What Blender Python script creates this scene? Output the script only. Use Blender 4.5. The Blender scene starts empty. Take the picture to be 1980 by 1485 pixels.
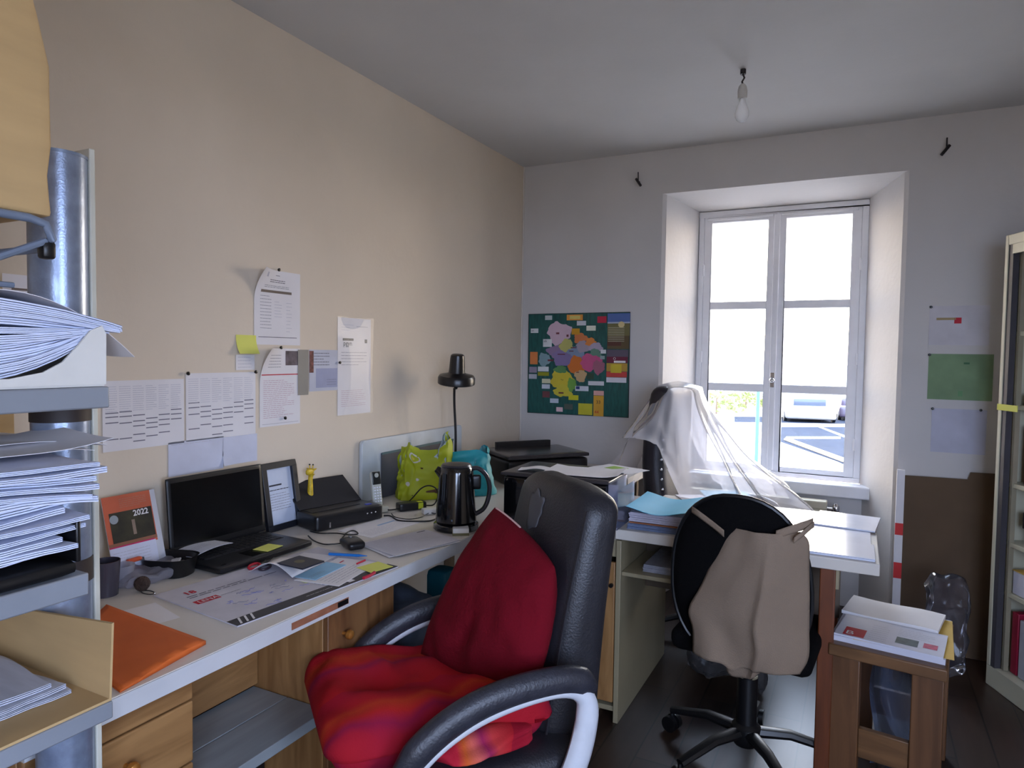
import bpy, bmesh, math, random
from mathutils import Vector, Matrix, Euler, noise
random.seed(7)
PI = math.pi
sc = bpy.context.scene
COL = sc.collection

# ------------------------------------------------------------ camera
CAM = Vector((1.98, -4.0, 1.45)); FPX = 1315.0
_yaw, _pit, _rol = math.radians(27.07), math.radians(2.51), math.radians(0.83)
FW = Vector((-math.sin(_yaw)*math.cos(_pit), math.cos(_yaw)*math.cos(_pit), -math.sin(_pit)))
_r0 = Vector((math.cos(_yaw), math.sin(_yaw), 0)); _u0 = _r0.cross(FW)
RT = _r0*math.cos(_rol) + _u0*math.sin(_rol); UP = -_r0*math.sin(_rol) + _u0*math.cos(_rol)
cd = bpy.data.cameras.new('camera'); cam = bpy.data.objects.new('camera', cd); COL.objects.link(cam)
cd.sensor_width = 36.0; cd.lens = 36.0*FPX/1980.0; cd.clip_start = 0.05; cd.clip_end = 400
_m = Matrix((RT, UP, -FW)).transposed().to_4x4(); _m.translation = CAM
cam.matrix_world = _m; sc.camera = cam

def at(px, py, x=None, y=None, z=None):
    """point of the room seen at a picture position, on the plane x=, y= or z="""
    d = FW + RT*((px-990)/FPX) - UP*((py-742.5)/FPX)
    k, v = (0, x) if x is not None else (1, y) if y is not None else (2, z)
    return CAM + d*((v-CAM[k])/d[k])

# ------------------------------------------------------------ view + world
sc.view_settings.view_transform = 'Standard'
sc.view_settings.look = 'None'
sc.view_settings.gamma = 1.0
sc.view_settings.use_curve_mapping = False
sc.view_settings.exposure = 0.20
EXT = 19.0        # brightness of the sky on the street side
BACK = 16.0        # brightness of the sky on the courtyard side

w = bpy.data.worlds.new('sky'); sc.world = w; w.use_nodes = True
nt = w.node_tree; nt.nodes.clear()
def N(t, **k):
    n = nt.nodes.new(t)
    for a, b in k.items(): setattr(n, a, b)
    return n
tc = N('ShaderNodeTexCoord'); sp = N('ShaderNodeSeparateXYZ'); nt.links.new(tc.outputs['Generated'], sp.inputs[0])
mr = N('ShaderNodeMapRange'); mr.inputs[1].default_value = 0.05; mr.inputs[2].default_value = 0.40
nt.links.new(sp.outputs[1], mr.inputs[0])
hz = N('ShaderNodeValToRGB'); nt.links.new(sp.outputs[2], hz.inputs[0])      # street side by height
hz.color_ramp.elements[0].position = 0.0; hz.color_ramp.elements[0].color = (1.0, .80, .58, 1)
hz.color_ramp.elements[1].position = 0.55; hz.color_ramp.elements[1].color = (.62, .76, 1.0, 1)
e = hz.color_ramp.elements.new(0.22); e.color = (1.0, .90, .76, 1)
b1 = N('ShaderNodeBackground'); b1.inputs[1].default_value = EXT; nt.links.new(hz.outputs[0], b1.inputs[0])
b2 = N('ShaderNodeBackground'); b2.inputs[1].default_value = BACK; b2.inputs[0].default_value = (.54, .68, 1.0, 1)
mx = N('ShaderNodeMixShader'); nt.links.new(mr.outputs[0], mx.inputs[0])
nt.links.new(b2.outputs[0], mx.inputs[1]); nt.links.new(b1.outputs[0], mx.inputs[2])
wo = N('ShaderNodeOutputWorld'); nt.links.new(mx.outputs[0], wo.inputs[0])

def portal(loc, sx, sy, rot):
    l = bpy.data.lights.new('window_daylight', 'AREA'); l.shape = 'RECTANGLE'; l.size = sx; l.size_y = sy
    l.cycles.is_portal = True
    o = bpy.data.objects.new('window_daylight', l); o.location = loc; o.rotation_euler = rot; COL.objects.link(o)
portal((1.515, 0.62, 1.52), 0.98, 1.62, (PI/2, 0, PI))
portal((2.85, -5.03, 1.45), 1.14, 1.44, (PI/2, 0, 0))
portal((3.53, -4.15, 1.45), 1.0, 1.34, (PI/2, 0, PI/2))  # portal for the added fill window in the right wall

# ------------------------------------------------------------ materials
MATS = {}
def rgb(r, g=None, b=None):
    if g is None: g = b = r
    f = lambda c: (c/255/12.92) if c/255 <= .04045 else ((c/255+.055)/1.055)**2.4
    return (f(r), f(g), f(b), 1)
def mat(name, c, rough=.6, metal=0., var=.06, scale=8., bump=0., bscale=60., spec=.5, trans=0., coat=0., stretch=None, sheen=0.):
    if name in MATS: return MATS[name]
    m = bpy.data.materials.new(name); m.use_nodes = True; MATS[name] = m
    t = m.node_tree; L = t.links; p = t.nodes['Principled BSDF']
    p.inputs['Roughness'].default_value = rough; p.inputs['Metallic'].default_value = metal
    p.inputs['Specular IOR Level'].default_value = spec; p.inputs['Coat Weight'].default_value = coat
    p.inputs['Sheen Weight'].default_value = sheen
    if trans: p.inputs['Transmission Weight'].default_value = trans
    c = rgb(*c) if len(c) == 3 else c
    co = t.nodes.new('ShaderNodeTexCoord'); mp = t.nodes.new('ShaderNodeMapping'); L.new(co.outputs['Object'], mp.inputs[0])
    if stretch: mp.inputs['Scale'].default_value = stretch
    nz = t.nodes.new('ShaderNodeTexNoise'); nz.inputs['Scale'].default_value = scale; nz.inputs['Detail'].default_value = 5
    L.new(mp.outputs[0], nz.inputs['Vector'])
    cr = t.nodes.new('ShaderNodeValToRGB'); cr.color_ramp.elements[0].position = .3; cr.color_ramp.elements[1].position = .7
    cr.color_ramp.elements[0].color = tuple(max(0, v*(1-var*2)) for v in c[:3])+(1,)
    cr.color_ramp.elements[1].color = tuple(min(1, v*(1+var)) for v in c[:3])+(1,)
    L.new(nz.outputs['Fac'], cr.inputs[0]); L.new(cr.outputs[0], p.inputs['Base Color'])
    if bump:
        n2 = t.nodes.new('ShaderNodeTexNoise'); n2.inputs['Scale'].default_value = bscale; n2.inputs['Detail'].default_value = 3
        L.new(mp.outputs[0], n2.inputs['Vector'])
        bp = t.nodes.new('ShaderNodeBump'); bp.inputs['Strength'].default_value = bump; bp.inputs['Distance'].default_value = .01
        L.new(n2.outputs['Fac'], bp.inputs['Height']); L.new(bp.outputs[0], p.inputs['Normal'])
    return m
def wood(name, c1, c2, rough=.45, axis='Z', scale=6., dist=3.):
    if name in MATS: return MATS[name]
    m = bpy.data.materials.new(name); m.use_nodes = True; MATS[name] = m
    t = m.node_tree; L = t.links; p = t.nodes['Principled BSDF']; p.inputs['Roughness'].default_value = rough
    co = t.nodes.new('ShaderNodeTexCoord'); mp = t.nodes.new('ShaderNodeMapping'); L.new(co.outputs['Object'], mp.inputs[0])
    s = {'X': (.12, 1, 1), 'Y': (1, .12, 1), 'Z': (1, 1, .12)}[axis]; mp.inputs['Scale'].default_value = s
    nz = t.nodes.new('ShaderNodeTexNoise'); nz.inputs['Scale'].default_value = scale*4; nz.inputs['Detail'].default_value = 6
    nz.inputs['Distortion'].default_value = dist*.25
    L.new(mp.outputs[0], nz.inputs['Vector'])
    cr = t.nodes.new('ShaderNodeValToRGB'); cr.color_ramp.elements[0].position = .35; cr.color_ramp.elements[1].position = .62
    cr.color_ramp.elements[0].color = rgb(*c1); cr.color_ramp.elements[1].color = rgb(*c2)
    L.new(nz.outputs['Fac'], cr.inputs[0]); L.new(cr.outputs[0], p.inputs['Base Color'])
    bp = t.nodes.new('ShaderNodeBump'); bp.inputs['Strength'].default_value = .08; L.new(nz.outputs['Fac'], bp.inputs['Height'])
    L.new(bp.outputs[0], p.inputs['Normal'])
    return m
def clear(name, c=(1, 1, 1), amt=.8, gloss=.5, rough=.1, body=(255, 255, 255), diff=.1, transl=True):
    """thin clear film: see-through share amt, the rest milky body + shine"""
    if name in MATS: return MATS[name]
    m = bpy.data.materials.new(name); m.use_nodes = True; MATS[name] = m
    t = m.node_tree; L = t.links; t.nodes.remove(t.nodes['Principled BSDF']); out = t.nodes['Material Output']
    tr = t.nodes.new('ShaderNodeBsdfTransparent'); tr.inputs[0].default_value = (c[0], c[1], c[2], 1)
    gl = t.nodes.new('ShaderNodeBsdfGlossy'); gl.inputs['Roughness'].default_value = rough
    df = t.nodes.new('ShaderNodeBsdfTranslucent' if transl else 'ShaderNodeBsdfDiffuse'); df.inputs['Color'].default_value = rgb(*body)
    d2 = t.nodes.new('ShaderNodeBsdfDiffuse'); d2.inputs['Color'].default_value = rgb(*body)
    md = t.nodes.new('ShaderNodeMixShader'); md.inputs[0].default_value = .4; L.new(df.outputs[0], md.inputs[1]); L.new(d2.outputs[0], md.inputs[2])
    lw = t.nodes.new('ShaderNodeLayerWeight'); lw.inputs[0].default_value = .25
    mu = t.nodes.new('ShaderNodeMath'); mu.operation = 'MULTIPLY'; mu.inputs[1].default_value = gloss; L.new(lw.outputs['Fresnel'], mu.inputs[0])
    m1 = t.nodes.new('ShaderNodeMixShader'); m1.inputs[0].default_value = diff; L.new(tr.outputs[0], m1.inputs[1]); L.new(md.outputs[0], m1.inputs[2])
    m2 = t.nodes.new('ShaderNodeMixShader'); L.new(mu.outputs[0], m2.inputs[0]); L.new(m1.outputs[0], m2.inputs[1]); L.new(gl.outputs[0], m2.inputs[2])
    L.new(m2.outputs[0], out.inputs[0])
    return m

# ------------------------------------------------------------ mesh builder
def V(*a): return Vector(a[0]) if len(a) == 1 else Vector(a)
class MB:
    def __init__(s): s.v = []; s.f = []; s.m = []; s.mats = []
    def mi(s, m):
        if m not in s.mats: s.mats.append(m)
        return s.mats.index(m)
    def add(s, vs, fs, m, M=None):
        o = len(s.v); k = s.mi(m)
        for p in vs:
            p = Vector(p); s.v.append(M @ p if M is not None else p)
        for f in fs: s.f.append([o+i for i in f]); s.m.append(k)
        return s
    def box(s, a, b, m, M=None):
        (x0, y0, z0), (x1, y1, z1) = [min(p, q) for p, q in zip(a, b)], [max(p, q) for p, q in zip(a, b)]
        vs = [(x0,y0,z0),(x1,y0,z0),(x1,y1,z0),(x0,y1,z0),(x0,y0,z1),(x1,y0,z1),(x1,y1,z1),(x0,y1,z1)]
        return s.add(vs, [(3,2,1,0),(4,5,6,7),(0,1,5,4),(1,2,6,5),(2,3,7,6),(3,0,4,7)], m, M)
    def grid(s, P, m, nu, nv, closeu=False, closev=False, M=None, flip=False):
        vs = [P(i/(nu if closeu else nu), j/nv) for j in range(nv + (0 if closev else 1)) for i in range(nu + (0 if closeu else 1))]
        W = nu + (0 if closeu else 1); H = nv + (0 if closev else 1); fs = []
        for j in range(nv):
            for i in range(nu):
                a = j*W+i; b = j*W+(i+1) % W; c = ((j+1) % H)*W+(i+1) % W; d = ((j+1) % H)*W+i
                fs.append((a, d, c, b) if flip else (a, b, c, d))
        return s.add(vs, fs, m, M)
    def rbox(s, c, h, r, m, M=None, n=10, deform=None):
        """rounded box: centre c, half sizes h, edge radius r"""
        h = V(h); c = V(c); r = min(r, *h)
        ts = [math.sin(PI/2*(2*i/n-1)) for i in range(n+1)]
        for ax in range(3):
            for sg in (-1, 1):
                vs = []
                for a in ts:
                    for b in ts:
                        p = Vector((0, 0, 0)); p[ax] = sg; p[(ax+1) % 3] = a; p[(ax+2) % 3] = b
                        q = Vector([p[k]*h[k] for k in range(3)])
                        inn = Vector([max(-(h[k]-r), min(h[k]-r, q[k])) for k in range(3)])
                        d = q-inn
                        if d.length > 1e-9: q = inn+d.normalized()*r
                        if deform: q = deform(q)
                        vs.append(c+q)
                W = n+1
                fs = [((i*W+j, (i+1)*W+j, (i+1)*W+j+1, i*W+j+1) if sg > 0 else (i*W+j, i*W+j+1, (i+1)*W+j+1, (i+1)*W+j)) for i in range(n) for j in range(n)]
                s.add(vs, fs, m, M)
        return s
    def tube(s, pts, r, m, n=10, close=False, M=None, ry=None, up=None, caps=True):
        """sweep a round (or elliptic r x ry) section along a path"""
        pts = [V(p) for p in pts]; K = len(pts); rings = []; prev = None
        for i, p in enumerate(pts):
            a = pts[(i-1) % K] if (close or i > 0) else p; b = pts[(i+1) % K] if (close or i < K-1) else p
            t = (b-a).normalized() if (b-a).length > 1e-9 else V(0, 0, 1)
            if up is not None: u = V(up)
            else: u = prev if prev is not None else (V(0, 0, 1) if abs(t.z) < .9 else V(1, 0, 0))
            x = u.cross(t)
            if x.length < 1e-6: x = V(1, 0, 0).cross(t)
            x.normalize(); y = t.cross(x).normalized(); prev = y
            rr = r(i/(K-1)) if callable(r) else r; r2 = (ry(i/(K-1)) if callable(ry) else ry) if ry is not None else rr
            rings.append([p+x*math.cos(2*PI*k/n)*rr+y*math.sin(2*PI*k/n)*r2 for k in range(n)])
        vs = [q for R in rings for q in R]; fs = []
        for i in range(K if close else K-1):
            for k in range(n):
                a = i*n+k; b = i*n+(k+1) % n; c = ((i+1) % K)*n+(k+1) % n; d = ((i+1) % K)*n+k
                fs.append((a, b, c, d))
        if not close and caps: fs.append(tuple(reversed(range(n)))); fs.append(tuple((K-1)*n+k for k in range(n)))
        return s.add(vs, fs, m, M)
    def cyl(s, a, b, r, m, r2=None, n=20, M=None):
        r2 = r if r2 is None else r2
        return s.tube([a, b], lambda t: r+(r2-r)*t, m, n=n, M=M)
    def lathe(s, prof, m, n=28, M=None, c=(0, 0, 0)):
        c = V(c); vs = []; fs = []; K = len(prof)
        for r, z in prof:
            for k in range(n): vs.append(c+V(r*math.cos(2*PI*k/n), r*math.sin(2*PI*k/n), z))
        for i in range(K-1):
            for k in range(n):
                a = i*n+k; b = i*n+(k+1) % n; fs.append((a, b, b+n, a+n))
        if prof[0][0] > 1e-4: fs.append(tuple(reversed(range(n))))
        if prof[-1][0] > 1e-4: fs.append(tuple((K-1)*n+k for k in range(n)))
        return s.add(vs, fs, m, M)
    def ball(s, c, r, m, n=14, sc=(1, 1, 1), M=None):
        return s.lathe([(r*math.sin(PI*i/n)*1.0, -r*math.cos(PI*i/n)) for i in range(n+1)], m, n=2*n, M=(M or Matrix()) @ Matrix.Translation(V(c)) @ Matrix.Diagonal((sc[0], sc[1], sc[2], 1)))
    def prism(s, poly, z0, z1, m, M=None):
        n = len(poly); vs = [(x, y, z0) for x, y in poly]+[(x, y, z1) for x, y in poly]
        fs = [tuple(reversed(range(n))), tuple(range(n, 2*n))]+[(i, (i+1) % n, n+(i+1) % n, n+i) for i in range(n)]
        return s.add(vs, fs, m, M)
    def sheet(s, w, h, m, M=None, t=.0008, f=None, nx=1, ny=1, x0=0, y0=0):
        """thin sheet over (x0..w, y0..h) of the frame, lifted by f(x,y)"""
        g = f or (lambda x, y: 0)
        X = [x0+(w-x0)*i/nx for i in range(nx+1)]; Y = [y0+(h-y0)*j/ny for j in range(ny+1)]
        A = [(x, y, g(x, y)+t) for y in Y for x in X]; B = [(x, y, g(x, y)) for y in Y for x in X]
        W = nx+1; o = len(A); fs = []
        for j in range(ny):
            for i in range(nx):
                a = j*W+i; fs.append((a, a+1, a+1+W, a+W)); fs.append((o+a, o+a+W, o+a+1+W, o+a+1))
        for i in range(nx):
            fs.append((i, o+i, o+i+1, i+1)); a = ny*W+i; fs.append((a, a+1, o+a+1, o+a))
        for j in range(ny):
            a = j*W; fs.append((a, a+W, o+a+W, o+a)); a = j*W+nx; fs.append((a, o+a, o+a+W, a+W))
        return s.add(A+B, fs, m, M)
    def patch(s, x0, y0, x1, y1, m, M=None, lift=.0012, f=None, nx=1, ny=1):
        g = f or (lambda x, y: 0)
        return s.grid(lambda u, v: (x0+(x1-x0)*u, y0+(y1-y0)*v, g(x0+(x1-x0)*u, y0+(y1-y0)*v)+lift), m, nx, ny, M=M)
    def lines(s, x0, y0, x1, y1, n, m, M=None, lift=.0012, f=None, th=.0016, words=True, seed=1, fill=.9):
        R = random.Random(seed)
        for i in range(n):
            y = y1-(y1-y0)*(i+.5)/n; x = x0; end = x0+(x1-x0)*(R.uniform(.6, 1) if R.random() < .4 else 1)*fill
            while x < end:
                L = R.uniform(.05, .16)*(x1-x0) if words else end-x0
                s.patch(x, y-th/2, min(end, x+L), y+th/2, m, M, lift, f, nx=3)
                x += L+(x1-x0)*.018
        return s
    def text(s, txt, x, y, size, m, M=None, lift=.0014, bold=0., f=None, align='LEFT'):
        cu = bpy.data.curves.new('t', 'FONT'); cu.body = txt; cu.size = size; cu.resolution_u = 2; cu.offset = bold; cu.align_x = align
        o = bpy.data.objects.new('t', cu); COL.objects.link(o); dg = bpy.context.evaluated_depsgraph_get()
        me = o.evaluated_get(dg).to_mesh(); g = f or (lambda a, b: 0)
        s.add([(p.co.x+x, p.co.y+y, lift+g(p.co.x+x, p.co.y+y)) for p in me.vertices], [list(p.vertices) for p in me.polygons], m, M)
        bpy.data.objects.remove(o); bpy.data.curves.remove(cu)
        return s
    def build(s, name, parent=None, smooth=True, bevel=0., seg=2, ang=40, solid=0., subd=0, loc=None):
        me = bpy.data.meshes.new(name)
        vs = s.v
        if loc is not None: vs = [p-V(loc) for p in vs]
        me.from_pydata([tuple(p) for p in vs], [], s.f)
        for m in s.mats: me.materials.append(m)
        for p, k in zip(me.polygons, s.m): p.material_index = k
        bm = bmesh.new(); bm.from_mesh(me); bmesh.ops.remove_doubles(bm, verts=bm.verts, dist=1e-5)
        bmesh.ops.recalc_face_normals(bm, faces=bm.faces); bm.to_mesh(me); bm.free()
        if smooth:
            for p in me.polygons: p.use_smooth = True
            me.set_sharp_from_angle(angle=math.radians(ang))
        o = bpy.data.objects.new(name, me); COL.objects.link(o)
        if loc is not None: o.location = loc
        if parent is not None: o.parent = parent
        if solid:
            a = o.modifiers.new('solid', 'SOLIDIFY'); a.thickness = solid; a.offset = 0
        if bevel:
            a = o.modifiers.new('bevel', 'BEVEL'); a.width = bevel; a.segments = seg; a.limit_method = 'ANGLE'; a.angle_limit = math.radians(35)
            a.harden_normals = False
        if subd:
            a = o.modifiers.new('subd', 'SUBSURF'); a.levels = subd; a.render_levels = subd
        return o
def thing(name, label, cat, loc=(0, 0, 0), rz=0., group=None):
    o = bpy.data.objects.new(name, None); COL.objects.link(o); o.empty_display_size = .05
    o.location = loc; o.rotation_euler = (0, 0, rz); o['label'] = label; o['category'] = cat
    if group: o['group'] = group
    return o
def tag(o, label, cat, group=None):
    o['label'] = label; o['category'] = cat
    if group: o['group'] = group
    return o
def struct(o): o['kind'] = 'structure'; return o
def frame(O, X, Yh):
    """matrix whose x runs along X, y along Yh (made square), z out of the sheet"""
    O = V(O); X = V(X).normalized(); Z = X.cross(V(Yh)).normalized(); Y = Z.cross(X)
    M = Matrix((X, Y, Z)).transposed().to_4x4(); M.translation = O
    return M
def catmull(P, n=8, close=False):
    P = [V(p) for p in P]; K = len(P); out = []
    for i in range(K if close else K-1):
        g = (lambda j: P[j % K]) if close else (lambda j: P[max(0, min(K-1, j))])
        a, b, c, d = g(i-1), g(i), g(i+1), g(i+2)
        for k in range(n):
            t = k/n; out.append(.5*((2*b)+(c-a)*t+(2*a-5*b+4*c-d)*t*t+(3*b-a-3*c+d)*t**3))
    if not close: out.append(P[-1])
    return out
def fbm(x, y, z=0., s=1.): return noise.noise(V(x*s, y*s, z*s))+.5*noise.noise(V(x*s*2, y*s*2, z*s*2+9))

DZ = .775     # desk top height
WHITE = mat('white_paint', (226, 224, 220), .5); PAPER = mat('paper', (226, 222, 224), .75, var=.02)
BLACK = mat('black_plastic', (16, 16, 18), .35, var=.02); INK = mat('ink', (50, 50, 60), .8); GREYINK = mat('grey_ink', (150, 150, 165), .8)
RED = mat('red_print', (190, 30, 50), .7); YEL = mat('yellow_sticky', (222, 222, 110), .8, var=.02)
CARD = mat('cardboard', (188, 156, 108), .85, var=.05, scale=5, stretch=(1, 1, 6)); CHROME = mat('chrome', (200, 200, 205), .15, 1.)
STEEL = mat('grey_steel', (128, 140, 160), .4, .3); DARKMETAL = mat('dark_metal', (60, 60, 66), .35, .8)
PINE = wood('pine', (134, 94, 54), (164, 122, 76)); PINEX = wood('pine_y', (130, 92, 54), (164, 122, 76), axis='Y')
# ============================================================ room
wallm = mat('wall_plaster', (219, 204, 184), .85, var=.035, scale=1.6, bump=.12, bscale=30)
ceilm = mat('ceiling_plaster', (205, 203, 202), .9, var=.04, scale=1.2, bump=.1, bscale=22)
framem = mat('window_paint', (236, 235, 238), .45, var=.03)
CH = 2.66
RX, RY = 3.5, -5.0
def quadwall(name, pts, m, th=None):
    mb = MB(); mb.add(pts, [tuple(range(len(pts)))], m); return struct(mb.build(name, smooth=False))
# floor : dark planks
fm = bpy.data.materials.new('floor_planks'); fm.use_nodes = True; t = fm.node_tree; L = t.links; p = t.nodes['Principled BSDF']
co = t.nodes.new('ShaderNodeTexCoord'); mp = t.nodes.new('ShaderNodeMapping'); mp.inputs['Rotation'].default_value = (0, 0, PI/2); L.new(co.outputs['Object'], mp.inputs[0])
br = t.nodes.new('ShaderNodeTexBrick'); br.inputs['Scale'].default_value = 1; br.inputs['Brick Width'].default_value = 1.1; br.inputs['Row Height'].default_value = .13
br.inputs['Mortar Size'].default_value = .003; br.inputs['Color1'].default_value = rgb(66, 48, 38); br.inputs['Color2'].default_value = rgb(46, 33, 27); br.inputs['Mortar'].default_value = rgb(16, 12, 10)
L.new(mp.outputs[0], br.inputs[0]); nz = t.nodes.new('ShaderNodeTexNoise'); nz.inputs['Scale'].default_value = 3; mp2 = t.nodes.new('ShaderNodeMapping'); mp2.inputs['Scale'].default_value = (10, 1, 1)
L.new(co.outputs['Object'], mp2.inputs[0]); L.new(mp2.outputs[0], nz.inputs[0]); mi = t.nodes.new('ShaderNodeMixRGB'); mi.blend_type = 'MULTIPLY'; mi.inputs[0].default_value = .6
L.new(br.outputs[0], mi.inputs[1]); L.new(nz.outputs[0], mi.inputs[2]); L.new(mi.outputs[0], p.inputs['Base Color']); p.inputs['Roughness'].default_value = .36
quadwall('floor', [(0, RY, 0), (RX, RY, 0), (RX, .5, 0), (0, .5, 0)], fm)
quadwall('ceiling', [(0, RY, CH), (0, .02, CH), (RX, .02, CH), (RX, RY, CH)], ceilm)
quadwall('wall_left', [(0, RY, 0), (0, .02, 0), (0, .02, CH), (0, RY, CH)], wallm)
mb = MB()
for b_ in (((RX, RY, 0), (RX+.15, .02, .8)), ((RX, RY, 2.1), (RX+.15, .02, CH)), ((RX, RY, .8), (RX+.15, -4.62, 2.1)), ((RX, -3.68, .8), (RX+.15, .02, 2.1))): mb.box(b_[0], b_[1], wallm)
struct(mb.build('wall_right', smooth=False))
mb = MB()
for b_ in (((RX+.05, -4.62, .8), (RX+.1, -4.57, 2.1)), ((RX+.05, -3.73, .8), (RX+.1, -3.68, 2.1)), ((RX+.05, -4.57, .8), (RX+.1, -3.73, .85)), ((RX+.05, -4.57, 2.05), (RX+.1, -3.73, 2.1))): mb.box(b_[0], b_[1], framem)
struct(mb.build('fill_window', smooth=False))  # added window, out of view, to brighten the left wall and shelving
def slabhole(name, y0, y1, x0, x1, X0, X1, Z0, Z1, m):
    mb = MB()
    mb.box((x0, y0, 0), (X0, y1, CH), m); mb.box((X1, y0, 0), (x1, y1, CH), m)
    mb.box((X0, y0, Z1), (X1, y1, CH), m)
    if Z0 > 0: mb.box((X0, y0, 0), (X1, y1, Z0), m)
    return struct(mb.build(name, smooth=False))
slabhole('wall_rear', RY-.15, RY, 0, RX, 2.3, 3.4, .75, 2.15, wallm)
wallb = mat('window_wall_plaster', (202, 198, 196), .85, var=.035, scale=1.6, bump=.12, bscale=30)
# window wall with a splayed full-height niche
NL, NR, NT = at(1288, 380, y=0).x, at(1750, 332, y=0).x, 2.405          # niche at the room side
FL, FR = 1.035, 2.0                                                       # opening at the window frame
FY = .44
mb = MB()
ZT = NT-.025
mb.box((0, 0, 0), (NL-.12, .62, CH), wallb); mb.box((NR+.12, 0, 0), (RX, .62, CH), wallb)
mb.prism([(NL-.12, 0), (NL-.02, 0), (NL, .02), (FL, FY), (FL, .62), (NL-.12, .62)], 0, CH, wallb)
mb.prism([(NR+.12, 0), (NR+.12, .62), (FR, .62), (FR, FY), (NR, .02), (NR+.02, 0)], 0, CH, wallb)
mb.add([(NL-.02, 0, NT), (NR+.02, 0, NT), (FR+.1, .62, ZT-.02), (FL-.1, .62, ZT-.02), (NL-.02, 0, CH), (NR+.02, 0, CH), (FR+.1, .62, CH), (FL-.1, .62, CH)],
       [(0, 3, 2, 1), (4, 5, 6, 7), (0, 1, 5, 4), (1, 2, 6, 5), (2, 3, 7, 6), (3, 0, 4, 7)], wallb)
mb.box((FL-.05, .40, 0), (FR+.05, .62, .70), wallb)
struct(mb.build('wall_back', smooth=False))
mb = MB(); mb.box((NL+.02, .30, .655), (NR-.04, .42, .725), framem)
struct(mb.build('trim_1', bevel=.008))       # boxed ledge under the window
# skirting
mb = MB(); mb.box((0, -.012, 0), (NL-.02, 0, .08), framem); struct(mb.build('baseboard_back', bevel=.003))
mb = MB(); mb.box((0, RY, 0), (.012, -.012, .08), framem); struct(mb.build('baseboard_left', bevel=.003))
# cornice crack line in the corner
mb = MB(); mb.cyl((.004, -.004, .8), (.004, -.004, CH), .006, mat('corner_bead', (214, 206, 198), .8), n=6); struct(mb.build('trim_2'))
# window
z0, z1 = .722, ZT-.01
fw = thing('window_1', 'white two-leaf wooden window with six panes in the deep wall niche', 'window', (0, 0, 0)); struct(fw)
fm_ = MB()
fm_.box((FL, FY, z0+.03), (FL+.035, FY+.08, z1-.035), framem); fm_.box((FR-.035, FY, z0+.03), (FR, FY+.08, z1-.035), framem)
fm_.box((FL, FY, z1-.035), (FR, FY+.08, z1), framem); fm_.box((FL, FY, z0), (FR, FY+.08, z0+.03), framem)
fm_.build('window_frame', fw, bevel=.004)
mid = 1.505
def wx(px, py): return at(px, py, y=FY)
rows = [(2.295, 1.80), (1.752, 1.288), (1.238, .785)]
glassm = clear('window_glass', (1, 1, 1), gloss=.5, rough=.02, diff=0.0)
for k, (a, b, ga, gb) in enumerate([(FL+.035, mid-.001, FL+.083, mid-.052), (mid+.001, FR-.035, mid+.052, FR-.085)]):
    mb = MB(); y0_, y1_ = FY+.005, FY+.05; zb, zt = z0+.03, z1-.035
    mb.box((a, y0_, zb), (ga, y1_, zt), framem); mb.box((gb, y0_, zb), (b, y1_, zt), framem)
    mb.box((ga, y0_, rows[0][0]), (gb, y1_, zt), framem); mb.box((ga, y0_, zb), (gb, y1_, rows[2][1]), framem)
    mb.box((ga, y0_, rows[1][0]), (gb, y1_, rows[0][1]), framem); mb.box((ga, y0_, rows[2][0]), (gb, y1_, rows[1][1]), framem)
    # head moulding
    mb.box((ga-.03, y0_-.008, rows[0][0]+.015), (gb+.03, y0_, rows[0][0]+.033), framem)
    leaf = mb.build('window_leaf', fw, bevel=.004)
    for (zt_, zb_) in rows:
        g = MB(); g.box((ga-.004, y0_+.02, zb_-.004), (gb+.004, y0_+.024, zt_+.004), glassm); g.build('window_pane', leaf, smooth=False)
mb = MB(); mb.box((mid-.018, FY-.012, z0+.04), (mid+.018, FY+.006, z1-.045), framem); mb.build('meeting_rail', fw, bevel=.005)
mb = MB(); mb.box((mid-.012, FY-.022, 1.27), (mid+.012, FY-.011, 1.36), CHROME); mb.ball((mid, FY-.035, 1.315), .016, CHROME); mb.build('window_handle', fw, bevel=.002)
for zz in (2.0, 1.45, .95):
    for xx in (FL+.037, FR-.037):
        mb = MB(); mb.cyl((xx, FY-.004, zz-.035), (xx, FY-.004, zz+.035), .007, framem, n=10); mb.build('hinge', fw)
# rear window (behind the camera, lights the shelf)
fr = MB()
for a, b in (((2.3, .75), (2.35, 2.15)), ((3.35, .75), (3.4, 2.15)), ((2.35, .75), (3.35, .8)), ((2.35, 2.1), (3.35, 2.15)), ((2.83, .8), (2.87, 2.1))):
    fr.box((a[0], RY-.1, a[1]), (b[0], RY-.05, b[1]), framem)
struct(fr.build('window_2'))

# ============================================================ outside
GZ = -2.6
mb = MB(); mb.box((-60, -60, GZ-.3), (60, 130, GZ), mat('pale_pavement', (150, 140, 128), .9, var=.08, scale=.5)); struct(mb.build('ground_outside', smooth=False))
asp = mat('asphalt', (34, 40, 50), .95, var=.1, scale=1.2, spec=.05)
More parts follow.
